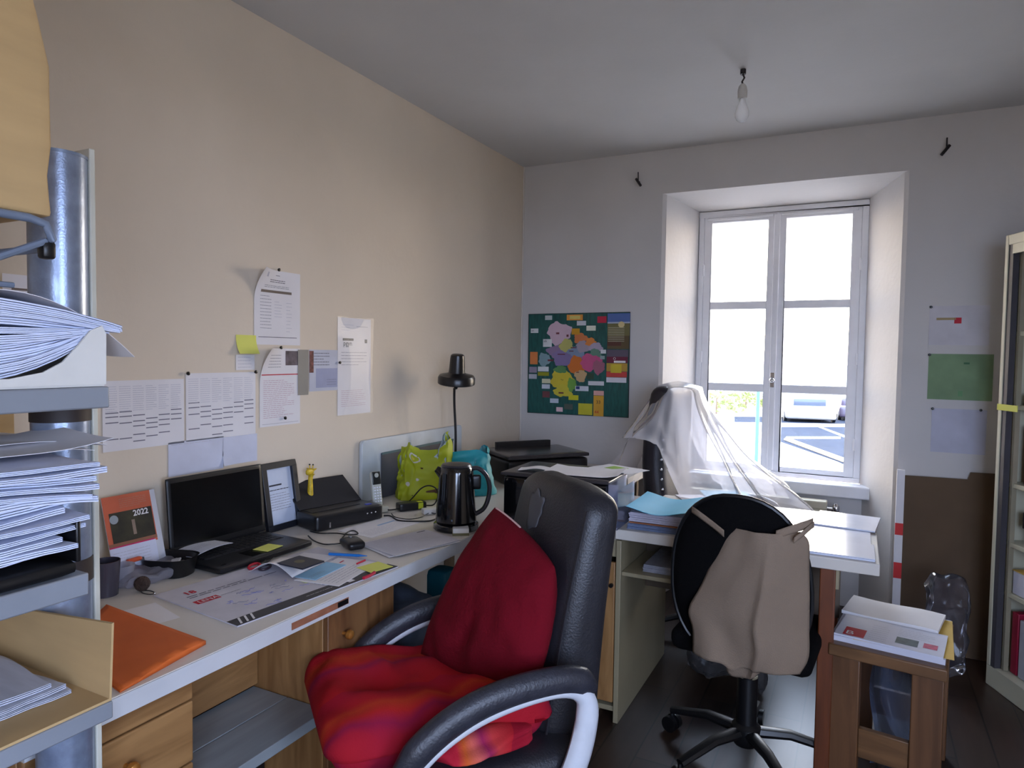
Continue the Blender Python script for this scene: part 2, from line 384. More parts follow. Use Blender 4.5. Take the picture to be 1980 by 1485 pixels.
# car park surface, patch seen through the right leaf
def gq(px, py): 
    q = at(px, py, z=GZ); return (q.x, q.y)
mb = MB(); mb.prism([gq(1500, 826), gq(1660, 826), gq(1690, 925), gq(1618, 892), gq(1505, 853)], GZ, GZ+.012, asp); struct(mb.build('road_patch', smooth=False))
mb = MB(); mb.prism([gq(1420, 806), gq(1660, 806), gq(1660, 820), gq(1420, 816)], GZ, GZ+.012, asp); struct(mb.build('road_strip', smooth=False))
ln = mat('road_paint', (235, 235, 235), .8)
mb = MB(); mb.prism([gq(1520, 845), gq(1625, 845), gq(1625, 849), gq(1520, 849)], GZ+.013, GZ+.02, ln); mb.prism([gq(1572, 822), gq(1577, 822), gq(1640, 845), gq(1632, 846)], GZ+.013, GZ+.02, ln)
tag(mb.build('parking_marking', smooth=False), 'white painted lines on the asphalt outside the window', 'road marking')
# kerb
a = gq(1520, 852); b = gq(1640, 897)
mb = MB(); mb.tube([(a[0], a[1], GZ+.06), (b[0], b[1], GZ+.06)], .12, mat('kerb_stone', (196, 176, 150), .9), n=4); tag(mb.build('kerb', smooth=False), 'pale stone kerb running beside the asphalt outside', 'kerb')
# green pole
q = at(1462, 900, z=GZ)
t_ = thing('sign_post', 'slim green metal post standing outside the left window leaf', 'post', q)
hgt = at(1468, 757, y=q.y).z-GZ
mb = MB(); mb.cyl((0, 0, 0), (0, 0, hgt), .07, mat('green_paint', (60, 150, 120), .5)); mb.build('pole', t_)
mb = MB(); mb.lathe([(.08, 0), (.08, .03), (.03, .07), (0, .08)], MATS['green_paint'], c=(0, 0, hgt)); mb.build('cap', t_)
# car
q = at(1556, 812, z=GZ)
t_ = thing('car', 'white van parked across the street, seen through the right leaf', 'car', q, .25)
cw = mat('car_white', (120, 116, 112), .4); cg = mat('car_glass', (60, 66, 76), .1)
mb = MB(); mb.rbox((0, 0, .62), (1.5, 2.1, .42), .18, cw, n=8); mb.rbox((0, .1, 1.2), (1.2, 1.5, .42), .25, cw, n=8); mb.build('body', t_)
mb = MB(); mb.rbox((0, -1.42, 1.2), (.95, .03, .26), .03, cg, n=4); mb.build('windscreen', t_)
for sx in (-1, 1):
    for sy in (-1, 1):
        mb = MB(); mb.cyl((sx*1.35, sy*1.3, .32), (sx*1.53, sy*1.3, .32), .32, BLACK, n=16); mb.build('wheel', t_)
q = at(1646, 810, z=GZ)
t_ = thing('car', 'dark car at the right edge of the view outside', 'car', q, .1)
cd_ = mat('car_dark', (70, 60, 70), .3)
mb = MB(); mb.rbox((0, 0, .6), (.9, 2.0, .38), .16, cd_, n=8); mb.rbox((0, .1, 1.1), (.75, 1.2, .38), .2, cd_, n=8); mb.build('body', t_)
for sx in (-1, 1):
    for sy in (-1, 1):
        mb = MB(); mb.cyl((sx*.75, sy*1.3, .3), (sx*.93, sy*1.3, .3), .3, BLACK, n=16); mb.build('wheel', t_)
# bushes
lf = mat('foliage', (150, 158, 96), .8, var=.3, scale=20)
def bush(px, py, r, lab, seed):
    q = at(px, py, z=GZ); t_ = thing('shrub', lab, 'shrub', q); R = random.Random(seed); mb = MB()
    for i in range(260):
        d = V(R.gauss(0, 1), R.gauss(0, 1), abs(R.gauss(0, .8))).normalized()*R.uniform(.6, 1)*r; d.z = d.z*.8+.2
        a = V(R.gauss(0, 1), R.gauss(0, 1), R.gauss(0, 1)).normalized()*.22; b = a.cross(V(R.random(), R.random(), 1)).normalized()*.13
        mb.add([d-a, d+b, d+a, d-b], [(0, 1, 2, 3)], lf)
    mb.build('foliage', t_, smooth=False)
    mb = MB(); mb.cyl((0, 0, 0), (0, 0, r*.6), .08, wood('bark', (90, 70, 50), (110, 86, 62)), r2=.04, n=8); mb.build('stem', t_)
bush(1385, 800, 2.2, 'sunlit green shrub outside behind the left window leaf', 1)
bush(1442, 790, 2.0, 'sunlit green shrub outside beside the green post', 2)
# pale house wall far off
t_ = thing('house', 'pale sunlit low house across the street', 'house', (-4, 95, GZ), .1)
hm = mat('pale_render', (235, 228, 214), .9)
mb = MB(); mb.box((-14, 0, 0), (14, 8, 3.2), hm); mb.build('wall', t_, smooth=False)
mb = MB(); mb.add([(-14.4, -.4, 3.2), (14.4, -.4, 3.2), (14.4, 8.4, 3.2), (-14.4, 8.4, 3.2), (-14, 4, 5), (14, 4, 5)], [(0, 1, 5, 4), (2, 3, 4, 5), (0, 4, 3), (1, 2, 5), (0, 3, 2, 1)], mat('roof_tile', (190, 150, 130), .9)); mb.build('roof', t_, smooth=False)
# ============================================================ metal shelving at the left
SX, SE = .98, -3.368      # front edge, right-hand end
shelfm = mat('shelf_grey', (136, 140, 147), .45, .1)
t_ = thing('shelving_unit', 'grey metal shelving unit with a thick silver tube post, at the left', 'shelf', (.80, -3.7, 0))
O_ = V(.80, -3.7, 0)
for (zt, th, yy) in ((1.393, .032, SE), (1.120, .033, -3.402), (.912, .027, SE), (.569, .027, SE)):
    mb = MB(); mb.box((.62-O_.x, -4.5-O_.y, zt-th), (SX-O_.x, yy-O_.y, zt), shelfm); mb.build('shelf_board', t_, bevel=.0025)
tubem = mat('silver_tube', (150, 162, 184), .3, .55, var=.1, scale=40, bump=.05, bscale=300)
TC = V(.772, -3.322, 0)
mb = MB(); c = TC-O_
mb.tube([(c.x, c.y, 0), (c.x, c.y, 1.768)], .0435, tubem, n=40); mb.build('tube_post', t_)
mb = MB(); mb.box((c.x-.045, c.y+.036, .0), (c.x+.030, c.y+.046, 1.790), mat('cream_strip', (200, 196, 180), .5)); mb.build('back_strip', t_, bevel=.002)
mb = MB(); mb.prism([(c.x+.0445*math.cos(a), c.y+.0445*math.sin(a)) for a in [PI*2*k/24 for k in range(24)]], 1.768, 1.773, STEEL); mb.build('tube_cap', t_)
for zz in (1.366, 1.09, .884):  # dark bands round the tube just below the boards
    mb = MB(); mb.cyl((c.x, c.y, zz-.040), (c.x, c.y, zz), .0450, mat('dark_band', (46, 36, 34), .6), n=36); mb.build('tube_band', t_)
for (x_, y_) in ((.635, -4.4), (.965, -4.48)):
    mb = MB(); mb.box((x_-O_.x-.012, y_-O_.y-.012, 0), (x_-O_.x+.012, y_-O_.y+.012, 1.9), shelfm); mb.build('corner_post', t_)
# wire rack fixed to the post
mb = MB(); zw = 1.6265
P = [V(.964, -4.4, zw), V(.964, -3.468, zw), V(.964, -3.446, zw-.005), V(.964, -3.438, zw-.024), V(.932, -3.436, zw-.036), V(.765, -3.436, zw-.036)]
mb.tube([p-O_ for p in P], .006, STEEL, n=10)
mb.tube([V(.960, -3.444, zw-.028)-O_, V(.960, -3.524, zw-.068)-O_], .005, STEEL, n=8)
mb.tube([V(.932, -4.4, zw-.091)-O_, V(.932, -3.472, zw-.091)-O_], .004, STEEL, n=8)
for k in range(9): mb.tube([V(.964, -3.54-.09*k, zw)-O_, V(.63, -3.54-.09*k, zw)-O_], .0024, STEEL, n=6)
mb.tube([V(.63, -4.4, zw)-O_, V(.63, -3.436, zw)-O_], .005, STEEL, n=8)
mb.build('wire_rack', t_)
mb = MB(); mb.rbox((.956-O_.x, -3.441-O_.y, zw-.04), (.0095, .0095, .013), .006, BLACK, n=4); mb.build('rack_clip', t_)

# cardboard box on the wire rack
t_ = thing('cardboard_box', 'tall brown cardboard box bulging on the wire rack, top left', 'box', (.805, -3.655, zw+.008))
def bulge(p):
    s = max(0, 1-((p.z+.08)/.36)**2)
    if p.y > 0: p.y += .010*s - max(0, p.z+.13)*.26 + .003*math.sin(p.z*50)
    if p.x > 0: p.x += .010*math.cos(p.y*8)*s
    return p
mb = MB(); mb.rbox((0, -.012, .34), (.15, .228, .34), .005, CARD, n=16, deform=bulge); mb.build('body', t_)
# cardboard sheet behind the shelving against the wall
mb = MB(); mb.box((.02, -3.5, .9), (.028, -3.02, 1.56), CARD)
tag(mb.build('cardboard_sheet', bevel=.001), 'brown cardboard sheet standing behind the metal shelving', 'cardboard')

# -------- heaps of paper
whitep = mat('paper_bluish', (214, 220, 240), .7, var=.04, scale=30)
def bundle(name, lab, grp, x0, x1, y0, y1, z, th, f, seed, m=None, fx=None):
    R = random.Random(seed); mb = MB(); nx, ny = 14, 26; jx = [R.uniform(-.002, .002) for _ in range(ny+1)]
    w_, h_ = x1-x0, y1-y0
    a1, a2 = R.uniform(0, 6), R.uniform(0, 6)
    def g(u, v, top):
        x = w_*u; y = h_*v; zz = f(v, u)
        if u == 1: x += jx[int(round(v*ny))]*1.2+.004*math.sin(v*9+a1)
        if v == 1: y += .006*math.sin(u*7+a2)
        fan = 1+.5*math.sin(v*6+a1)*(.5 if top else 0)
        return V(x0+x, y0+y, z+zz+(th*fan if top else 0))
    for k in range(2):
        mb.grid(lambda u, v: g(u, v, k == 1), m or whitep, nx, ny, flip=(k == 0))
    nl = max(1, int(th/.0022))
    for k in range(nl):
        a, b = k/nl, (k+.75)/nl
        for side in (0, 1, 2):
            def e(s, tt):
                u, v = (1, s) if side == 0 else (s, 1) if side == 1 else (s, 0)
                lo, hi = g(u, v, False), g(u, v, True); q = lo.lerp(hi, a+(b-a)*tt)
                ins = -.0013*((k*7) % 3)
                if side == 0: q.x += ins
                return q
            mb.grid(e, m or whitep, ny if side == 0 else nx, 1)
    o = mb.build(name, ang=50, loc=V((x0+x1)/2, (y0+y1)/2, z)); tag(o, lab, 'papers', grp); return o
# upper shelf: open white file box full of papers
t_ = thing('file_box', 'open white card file box holding bulging papers on upper shelf', 'file box', (.80, -3.6, 1.3935))
cardw = mat('white_card', (216, 212, 204), .7); EY = SE+3.6-.004
mb = MB(); mb.box((-.17, -.35, 0), (.174, EY-.001, .003), cardw); mb.build('base', t_)
mb = MB(); mb.box((-.17, EY-.004, .003), (.174, EY, .083), cardw); mb.build('end_panel', t_)
zc = [(EY, .003), (EY+.001, .078), (EY-.005, .090), (EY-.022, .082), (EY-.04, .060), (EY-.062, .036), (EY-.088, .022), (EY-.13, .014), (EY-.3, .012), (-.35, .012), (-.35, .003)]
mb = MB(); M = Matrix(((0, 0, 1, 0), (1, 0, 0, 0), (0, 1, 0, 0), (0, 0, 0, 1))); mb.prism(zc, .1745, .178, cardw, M=M); mb.build('front_panel', t_)
nA = 9
for k in range(nA):
    s = k/(nA-1)
    def f(v, u, s=s, k=k):
        low = .066*max(0, (v-.72)/.28)**2.0*(1-s)
        top = -.030*max(0, (v-.72)/.28)**2*s
        return low+top+.0016*math.sin(v*11+k)+.0012*math.sin(u*8+k)
    bundle('paper_bundle', 'curved bundle of bluish white papers heaped in the white file box', 'papers heaped on the upper shelf', .64, .970+.003*((k*5) % 3-1), -4.05, SE-.016+(0 if k < 5 else .010*(k-4)), 1.3975+.0135*k, .0108, f, k)
mb = MB(); mb.sheet(.26, .475, PAPER, M=Matrix.Translation((.70, -3.79, 1.5285)), f=lambda x, y: -2.6*max(0, y-.29)**2+.003*math.sin(x*20), nx=8, ny=24)
tag(mb.build('loose_sheet'), 'single loose sheet curling over the end of the upper paper heap', 'paper')
# middle shelf: black tray with a heap
t_ = thing('letter_tray', 'black plastic letter tray under a heap of papers, middle shelf', 'tray', (.80, -3.65, 1.1205))
mb = MB(); mb.rbox((0, -.05, .011), (.178, .285, .011), .010, BLACK, n=8); mb.build('tray_base', t_)
mb = MB(); mb.box((-.15, .236, .016), (.17, .243, .08), BLACK); mb.build('end_wall', t_, bevel=.002)
mb = MB(); mb.prism([(.235, .0), (.262, .004), (.285, .03), (.262, .115), (.235, .09)], -.04, -.035, BLACK, M=Matrix(((0, 0, 1, 0), (1, 0, 0, 0), (0, 1, 0, 0), (0, 0, 0, 1)))); mb.build('side_wing', t_)
nB = 15
for k in range(nB):
    s = k/(nB-1)
    dy = [.0, .016, -.008, .028, .012, .036, -.004, .032, .024, .048, .04, .06, .056, .068, .056][k]
    def f(v, u, s=s, k=k):
        r = max(0, (v-.55)/.45)
        return (.008*r**2+.003*math.sin(v*9+k*1.7)*r if s < .6 else -.012*r*r+.004*math.sin(v*13+k)*r)-.003*(1-s)*math.sin(v*5)
    bundle('paper_bundle', 'ragged bundle of white papers heaped on the black letter tray', 'papers heaped on the middle shelf', .65+.004*(k % 4), .968+.007*((k*7) % 4-1.5), -4.05+.01*(k % 3), -3.432+dy, 1.1435+.0099*k, .0076, f, 100+k)
for j, (dx, dz_, rr) in enumerate([(.0, .0, .12), (.015, .009, -.09), (-.02, .018, .05)]):
    M = Matrix.Translation((.72+dx, -3.70, 1.2945+dz_*.6)) @ Matrix.Rotation(rr, 4, 'Z'); mb = MB()
    mb.sheet(.20, .35+.015*j, PAPER, M=M, f=lambda x, y, j=j: .003*math.sin(x*22+j)+.003+(-.9*max(0, y-.24)**2 if j != 1 else 1.1*max(0, y-.26)**2), nx=10, ny=18)
    tag(mb.build('loose_sheet'), ['crumpled white sheet lying lowest on top of middle heap', 'white sheet turned up at its end on top of middle heap', 'topmost pale sheet drooping off the middle heap'][j], 'paper')
# lower shelf: open cardboard tray
t_ = thing('cardboard_tray', 'shallow open cardboard tray on the lower shelf, bottom left', 'box', (.80, -3.65, .9125))
mb = MB(); mb.box((-.178, -.40, 0), (.178, .277, .004), CARD); mb.build('base', t_)
def slab8(P, Q, m):
    mb = MB(); mb.add(P+Q, [(0, 1, 2, 3), (7, 6, 5, 4), (0, 4, 5, 1), (1, 5, 6, 2), (2, 6, 7, 3), (3, 7, 4, 0)], m); return mb
slab8([(-.178, .277, .0), (.178, .277, 0), (.180, .281, .119), (-.178, .281, .085)], [(-.178, .280, .0), (.178, .2805, 0), (.180, .2845, .120), (-.178, .2845, .086)], CARD).build('end_flap', t_, smooth=False)
slab8([(-.175, -.40, .004), (-.175, .276, .004), (-.177, .276, .08), (-.177, -.40, .08)], [(-.179, -.40, .004), (-.179, .276, .004), (-.181, .276, .081), (-.181, -.40, .081)], CARD).build('back_flap', t_, smooth=False)
pgrey = mat('paper_grey', (196, 198, 210), .7, var=.06, scale=10, stretch=(1, 6, 1))
for k in range(3):
    bundle('paper_bundle', 'flat ream of greyish white papers lying in the cardboard tray', 'papers in the cardboard tray', .65, .908-.004*k, -4.1, -3.392-.008*k+.004*(k == 1), .9175+.0082*k, .0074, lambda v, u: 0, 300+k, m=pgrey)
bundle('paper_bundle', 'white papers on the lowest shelf, at the bottom left corner', None, .65, .965, -4.1, -3.45, .570, .16, lambda v, u: 0, 400)

# ============================================================ left worktop with pine cabinets
topm = mat('worktop_cream', (212, 204, 194), .35, var=.04, scale=3)
edgem = mat('worktop_edge', (204, 204, 206), .45, var=.03)
XF = .715
t_ = thing('worktop', 'long cream worktop running along the left wall into the corner', 'worktop', (.36, -1.6, .73))
mb = MB(); P = [(.004, -3.188), (XF, -3.188), (XF, -1.60), (1.15, -1.60), (1.15, -.02), (.004, -.02)]
mb.box((.004-.36, -1.76, .001), (XF-.36, 1.58, .045), topm); mb.box((XF-.36+.0005, 0, .001), (1.15-.36, .78, .045), topm); mb.box((XF-.36+.0005, .7805, .001), (.86-.36, 1.58, .045), topm); mb.build('top', t_, smooth=False)
mb = MB(); mb.box((XF-.36+.0005, -1.76, .002), (XF-.36+.003, 0, .043), edgem); mb.build('front_edging', t_)
# brass-coloured recess strip in the front edge
sm = mat('worn_wood_strip', (150, 96, 70), .6, var=.2, scale=20)
a = at(562, 1212, x=XF); b = at(672, 1162, x=XF)
mb = MB(); mb.box((XF-.36+.002, a.y+1.6, .012), (XF-.36+.0045, b.y+1.6, .03), sm); mb.box((XF-.36+.003, b.y+1.6-.045, .014), (XF-.36+.006, b.y+1.6-.004, .028), BLACK)
mb.build('edge_recess', t_)
for yy in (-3.0, -2.0, -.9):
    mb = MB(); mb.box((.012, yy+1.6-.02, -.729), (.05, yy+1.6+.02, 0), mat('batten', (120, 96, 70), .7)); o = mb.build('support', t_); o.location.x = -.36
mb = MB(); mb.box((.44, 1.45, -.729), (.48, 1.49, .0), MATS['batten']); o = mb.build('support', t_)

knobm = mat('brass_knob', (190, 130, 60), .3, .6)
def knob(p, parent, r=.014, m=None):
    M = Matrix.Translation(p) @ Matrix.Rotation(PI/2, 4, 'Y')
    mb = MB(); mb.lathe([(.005, 0), (.005, .012), (r*.8, .016), (r, .023), (r*.85, .031), (r*.4, .035), (0, .036)], m or knobm, M=M, n=18); return mb.build('knob', parent)
# cabinet 1 : drawers
t_ = thing('drawer_cabinet', 'pine drawer cabinet under the left end of the worktop', 'cabinet', (.35, -3.09, 0))
mb = MB(); mb.box((-.33, -.265, .0), (.33, -.253, .729), PINE); mb.box((-.33, .067, 0), (.33, .079, .729), PINE); mb.box((-.33, -.253, 0), (.33, .067, .02), PINE)
mb.box((-.33, -.253, .0), (-.32, .067, .729), PINE); mb.build('carcass', t_, bevel=.002)
# cabinet front boards running along y
for (za, zb, kn) in ((.684, .728, 0), (.545, .680, 1), (.36, .541, 1), (.17, .356, 1)):
    mb = MB(); mb.box((.33, -.264, za), (.35, .078, zb), PINEX); d = mb.build('drawer', t_, bevel=.004, seg=3)
    if kn: knob((.35, -.078, (za+zb)/2+.005), d)
# knee-hole : back board, grey plank shelf
mb = MB(); mb.box((.40, -3.008, .46), (.415, -2.572, .729), PINEX); tag(mb.build('back_panel', bevel=.002, loc=V(.41, -2.8, .46)), 'pine back board between the two cabinets under the worktop', 'panel')
gp = mat('grey_plank', (150, 156, 158), .5, var=.08, scale=6, stretch=(5, .6, 1))
t_ = thing('plank_shelf', 'grey two-board shelf under the worktop between the pine cabinets', 'shelf', (.52, -2.79, .42))
for a_, b_ in ((-.12, .015), (.018, .165)):
    mb = MB(); mb.box((a_, -.216, 0), (b_, .216, .03), gp); mb.build('plank', t_, bevel=.002)
mb = MB(); mb.box((-.1, -.21, -.42), (-.07, .21, 0), DARKMETAL); mb.build('support_panel', t_)
# cabinet 2 : door
t_ = thing('door_cabinet', 'pine cabinet with brass-knobbed door in the middle of the worktop', 'cabinet', (.335, -2.42, 0))
mb = MB(); mb.box((-.33, -.15, .10), (.33, -.132, .729), PINE); mb.box((-.33, .135, .10), (.33, .153, .729), PINE); mb.box((-.33, -.132, .10), (.33, .135, .118), PINE); mb.box((-.33, -.132, .1), (-.32, .135, .729), PINE)
mb.box((-.30, -.13, 0), (.28, .135, .10), BLACK); mb.build('carcass', t_, bevel=.002)
mb = MB(); mb.box((.331, -.149, .12), (.349, .152, .722), wood('pine_dark', (104, 68, 40), (132, 92, 56))); d = mb.build('door', t_, bevel=.003); q = at(672, 1226, x=.70); knob((.349, q.y+2.42, q.z), d)
# things under the corner
mb = MB(); mb.rbox((0, 0, .2), (.05, .05, .2), .02, mat('teal_plastic', (20, 104, 122), .5), n=6); o = mb.build('teal_box'); o.location = (.50, -1.70, .181); tag(o, 'teal plastic box under the worktop behind the office chair', 'box')
mb = MB(); mb.rbox((0, 0, .09), (.19, .28, .088), .01, mat('dark_box', (60, 60, 66), .6), n=4); o = mb.build('storage_box'); o.location = (.36, -1.72, .0); tag(o, 'dark storage box on the floor beneath the teal box', 'box')
gpl = mat('grey_bag', (110, 122, 142), .4, var=.1, bump=.5, bscale=12)
def crump(p):
    n = noise.noise_vector(p*9)*.035+noise.noise_vector(p*22)*.012
    return p+n
mb = MB(); mb.rbox((0, 0, .27), (.14, .13, .26), .07, gpl, n=20, deform=crump); o = mb.build('plastic_bag', ang=28); o.location = (.52, -2.02, .04); tag(o, 'crumpled grey plastic bag under the worktop beside the pine door', 'bag')
mb = MB(); mb.box((.06, -2.2, .62), (.40, -1.62, .64), mat('inner_shelf', (110, 106, 104), .6)); tag(mb.build('inner_shelf', loc=V(.2, -1.9, .62)), 'grey shelf board fixed under the worktop near the corner', 'shelf')

# ============================================================ right desk
t_ = thing('desk', 'white writing desk with an orange wooden leg, in front of the window', 'desk', (1.6, -1.1, 0))
D = V(1.6, -1.1, 0)
mb = MB(); mb.box((1.152-1.6, -1.476+1.1, .735), (2.06-1.6, -.72+1.1, DZ), topm); mb.build('top', t_, bevel=.003)
lacq = mat('cream_lacquer', (150, 138, 110), .45, var=.03)
side = mat('brown_side', (92, 78, 64), .5, var=.06)
mb = MB(); mb.box((1.055-1.6, -.362, .0), (1.075-1.6, .35, .729), lacq); mb.box((1.155-1.6, -.37, 0), (1.175-1.6, .35, .729), lacq)
mb.box((1.075-1.6, -.36, .04), (1.155-1.6, .35, .06), lacq); mb.box((1.075-1.6, -.36, .66), (1.155-1.6, .35, .729), lacq); mb.box((1.075-1.6, .33, .06), (1.155-1.6, .35, .66), lacq)
mb.build('pedestal', t_, bevel=.002)
mb = MB(); mb.box((1.078-1.6, -.372, .08), (1.152-1.6, -.355, .64), PINE); d = mb.build('door', t_, bevel=.003)
mb = MB(); mb.cyl((1.14-1.6, -.385, .55), (1.14-1.6, -.372, .55), .008, BLACK, n=12); mb.build('knob', d)
mb = MB(); mb.box((1.176-1.6, -.36, .590), (1.80-1.6, -.02, .606), lacq); mb.build('keyboard_shelf', t_, bevel=.002)
mb = MB(); mb.box((1.176-1.6, -.02, .45), (1.94-1.6, .0, .734), side); mb.build('modesty_panel', t_, bevel=.002)
ow = wood('orange_wood', (84, 42, 20), (112, 58, 28))
for (a_, b_) in ((1.88, -1.455), (1.88, -.79)):
    mb = MB(); mb.box((a_-1.6, b_+1.1, 0), (a_-1.6+.05, b_+1.1+.05, .734), ow); mb.build('leg', t_, bevel=.004)
mb = MB(); mb.box((1.93-1.6, -1.44+1.1, .66), (1.94-1.6, -.78+1.1, .734), lacq); mb.build('rail', t_)
# ============================================================ executive chair
leath = mat('grey_leather', (36, 35, 40), .42, var=.12, scale=12, bump=.15, bscale=180)
worn = mat('worn_patch', (84, 84, 88), .7, var=.1)
armw = mat('arm_white', (206, 208, 214), .35, var=.04, scale=20)
arml = mat('arm_pad', (46, 46, 54), .4, var=.15, scale=30, bump=.15, bscale=150)
CX, CY, CR = 1.055, -2.48, math.radians(140.5)
DZC = -.018      # seat set low
ch = thing('office_chair', 'grey leather office chair with white loop arms and worn high back', 'chair', (CX, CY, 0), CR)
mb = MB(); mb.rbox((0, .02, .445+DZC), (.26, .29, .06), .05, leath, n=14); mb.build('seat', ch)
def backf(p):
    s = (p.z+.33)/.66
    p.y *= 1.55-.55*s
    p.y += -.06*s - .035*s*s + .03*math.cos(p.x*5.5)
    k = max(0, abs(p.x)-.08)/.17
    p.z -= .05*k*k*max(0, min(1, (p.z-.0)/.30))
    p.x *= 1-.06*max(0, s-.6)
    return p
mb = MB(); BC = V(.035, -.262, .79+DZC+.005)
mb.rbox(BC, (.222, .055, .325), .045, leath, n=22, deform=backf)
bk = mb.build('backrest', ch)
mb = MB()
def wp(u, v):
    a = 2*PI*u; r = v*(.042+.020*noise.noise(V(math.cos(a)*1.6, math.sin(a)*1.6, 3)))
    q = backf(V(.03+r*math.cos(a)*1.2, .0552, .235+r*math.sin(a)*1.2)); return q+BC+V(0, .001, 0)
mb.grid(wp, worn, 48, 5, closeu=True); o = mb.build('worn_patch', bk, solid=.0012); o['label'] = 'pale worn patch in the leather'
# stitched piping along the visible side of the back
mb = MB(); pts = [backf(V(-.208, .050, -.30+.60*i/24))+BC for i in range(25)]; mb.tube(pts, .0035, leath, n=6); mb.build('piping', bk)
loop = catmull([(-.25, .60), (-.235, .655), (-.17, .678), (-.05, .672), (.07, .645), (.17, .595), (.245, .52), (.262, .46), (.22, .415), (.12, .395), (0, .385), (-.11, .39), (-.18, .425), (-.225, .50)][0:0] or
               [(0, -.25, .60), (0, -.235, .652), (0, -.17, .676), (0, -.05, .670), (0, .07, .643), (0, .17, .593), (0, .245, .52), (0, .262, .455), (0, .22, .405), (0, .12, .38), (0, 0, .375), (0, -.11, .385), (0, -.18, .425), (0, -.225, .50)], 6, True)
for sx in (-1, 1):
    x0 = sx*.282
    mb = MB(); K = len(loop)
    def rad(t):
        return .018+.014*max(0, math.cos((t-.93)*2*PI))**2
    mb.tube([V(x0, p.y*.93, p.z+DZC) for p in loop], rad, armw, n=12, close=True, ry=.022, up=(1, 0, 0))
    a = mb.build('armrest', ch)
    top = [p for p in loop if p.z > .50 and p.y > -.24]
    top = loop[4:40]
    path = [V(x0, p.y*.93, p.z+DZC) for p in loop if (p.z > .53 and not (p.y < -.2 and p.z < .645))]
    path.sort(key=lambda p: p.y)
    ctr = V(x0, 0, .50)
    path = [p+(p-ctr).normalized()*.026 for p in path]
    mb = MB(); mb.tube(path, lambda t: .036*min(1, .45+4*min(t, 1-t)), arml, n=14, ry=lambda t: .027*min(1, .45+4*min(t, 1-t)), up=(1, 0, 0)); mb.build('arm_pad', a)
mb = MB(); mb.box((-.15, -.12, .36+DZC), (.15, .14, .385+DZC), BLACK); mb.cyl((0, 0, .10), (0, 0, .37+DZC), .03, BLACK); mb.build('gas_column', ch)
def star(parent, m, R=.30, rot=0., z=.105, cap=.055, cr=.028):
    mb = MB(); mb.lathe([(cap*.8, z-.035), (cap, z-.02), (cap, z+.03), (cap*.6, z+.05), (0, z+.05)], m, n=20)
    for k in range(5):
        a = rot+2*PI*k/5; d = V(math.cos(a), math.sin(a), 0)
        mb.tube([d*.03+V(0, 0, z+.012), d*R*.5+V(0, 0, z+.01), d*R+V(0, 0, z-.03)], lambda t: .026-.008*t, m, n=8, ry=lambda t: .020-.006*t, up=(0, 0, 1))
    b = mb.build('star_base', parent)
    for k in range(5):
        a = rot+2*PI*k/5; d = V(math.cos(a), math.sin(a), 0); n_ = V(-d.y, d.x, 0); c = d*R+V(0, 0, cr)
        mb = MB()
        for s in (-1, 1): mb.tube([c+n_*s*.008, c+n_*s*.026], cr, m, n=18)
        mb.tube([c+V(0, 0, 0), d*R+V(0, 0, z-.03)], .008, m, n=8); mb.build('caster', b)
star(ch, BLACK, .30, .3)

# seat cover + cushions -------------------------------------------------
def stripes(name, cols, scale, axis=0):
    if name in MATS: return MATS[name]
    m = bpy.data.materials.new(name); m.use_nodes = True; MATS[name] = m; t = m.node_tree; L = t.links; p = t.nodes['Principled BSDF']; p.inputs['Roughness'].default_value = .85
    p.inputs['Specular IOR Level'].default_value = .15
    co = t.nodes.new('ShaderNodeTexCoord'); s = t.nodes.new('ShaderNodeSeparateXYZ'); L.new(co.outputs['Object'], s.inputs[0])
    nz = t.nodes.new('ShaderNodeTexNoise'); nz.inputs['Scale'].default_value = 5; L.new(co.outputs['Object'], nz.inputs[0])
    a = t.nodes.new('ShaderNodeMath'); a.operation = 'MULTIPLY_ADD'; a.inputs[1].default_value = .10; L.new(nz.outputs[0], a.inputs[0]); L.new(s.outputs[axis], a.inputs[2])
    b = t.nodes.new('ShaderNodeMath'); b.operation = 'MULTIPLY'; b.inputs[1].default_value = scale; L.new(a.outputs[0], b.inputs[0])
    f = t.nodes.new('ShaderNodeMath'); f.operation = 'FRACT'; L.new(b.outputs[0], f.inputs[0])
    cr = t.nodes.new('ShaderNodeValToRGB'); L.new(f.outputs[0], cr.inputs[0]); els = cr.color_ramp.elements
    while len(els) > 1: els.remove(els[-1])
    for i, (pos, c) in enumerate(cols):
        e = els[0] if i == 0 else els.new(pos); e.position = pos; e.color = rgb(*c)
    L.new(cr.outputs[0], p.inputs['Base Color'])
    n2 = t.nodes.new('ShaderNodeTexNoise'); n2.inputs['Scale'].default_value = 220; L.new(co.outputs['Object'], n2.inputs[0])
    bp = t.nodes.new('ShaderNodeBump'); bp.inputs['Strength'].default_value = .25; bp.inputs['Distance'].default_value = .004; L.new(n2.outputs[0], bp.inputs['Height']); L.new(bp.outputs[0], p.inputs['Normal'])
    return m
redst = stripes('red_striped_cloth', [(0, (172, 24, 30)), (.30, (160, 22, 34)), (.40, (160, 24, 44)), (.46, (140, 24, 60)), (.54, (180, 34, 34)), (.66, (186, 56, 32)), (.74, (170, 26, 34)), (.9, (160, 20, 40))], 3.4)
redc = mat('crimson_cloth', (104, 8, 24), .9, var=.08, scale=4, bump=.3, bscale=140, spec=.15)
pipe = mat('pale_piping', (216, 176, 168), .7)
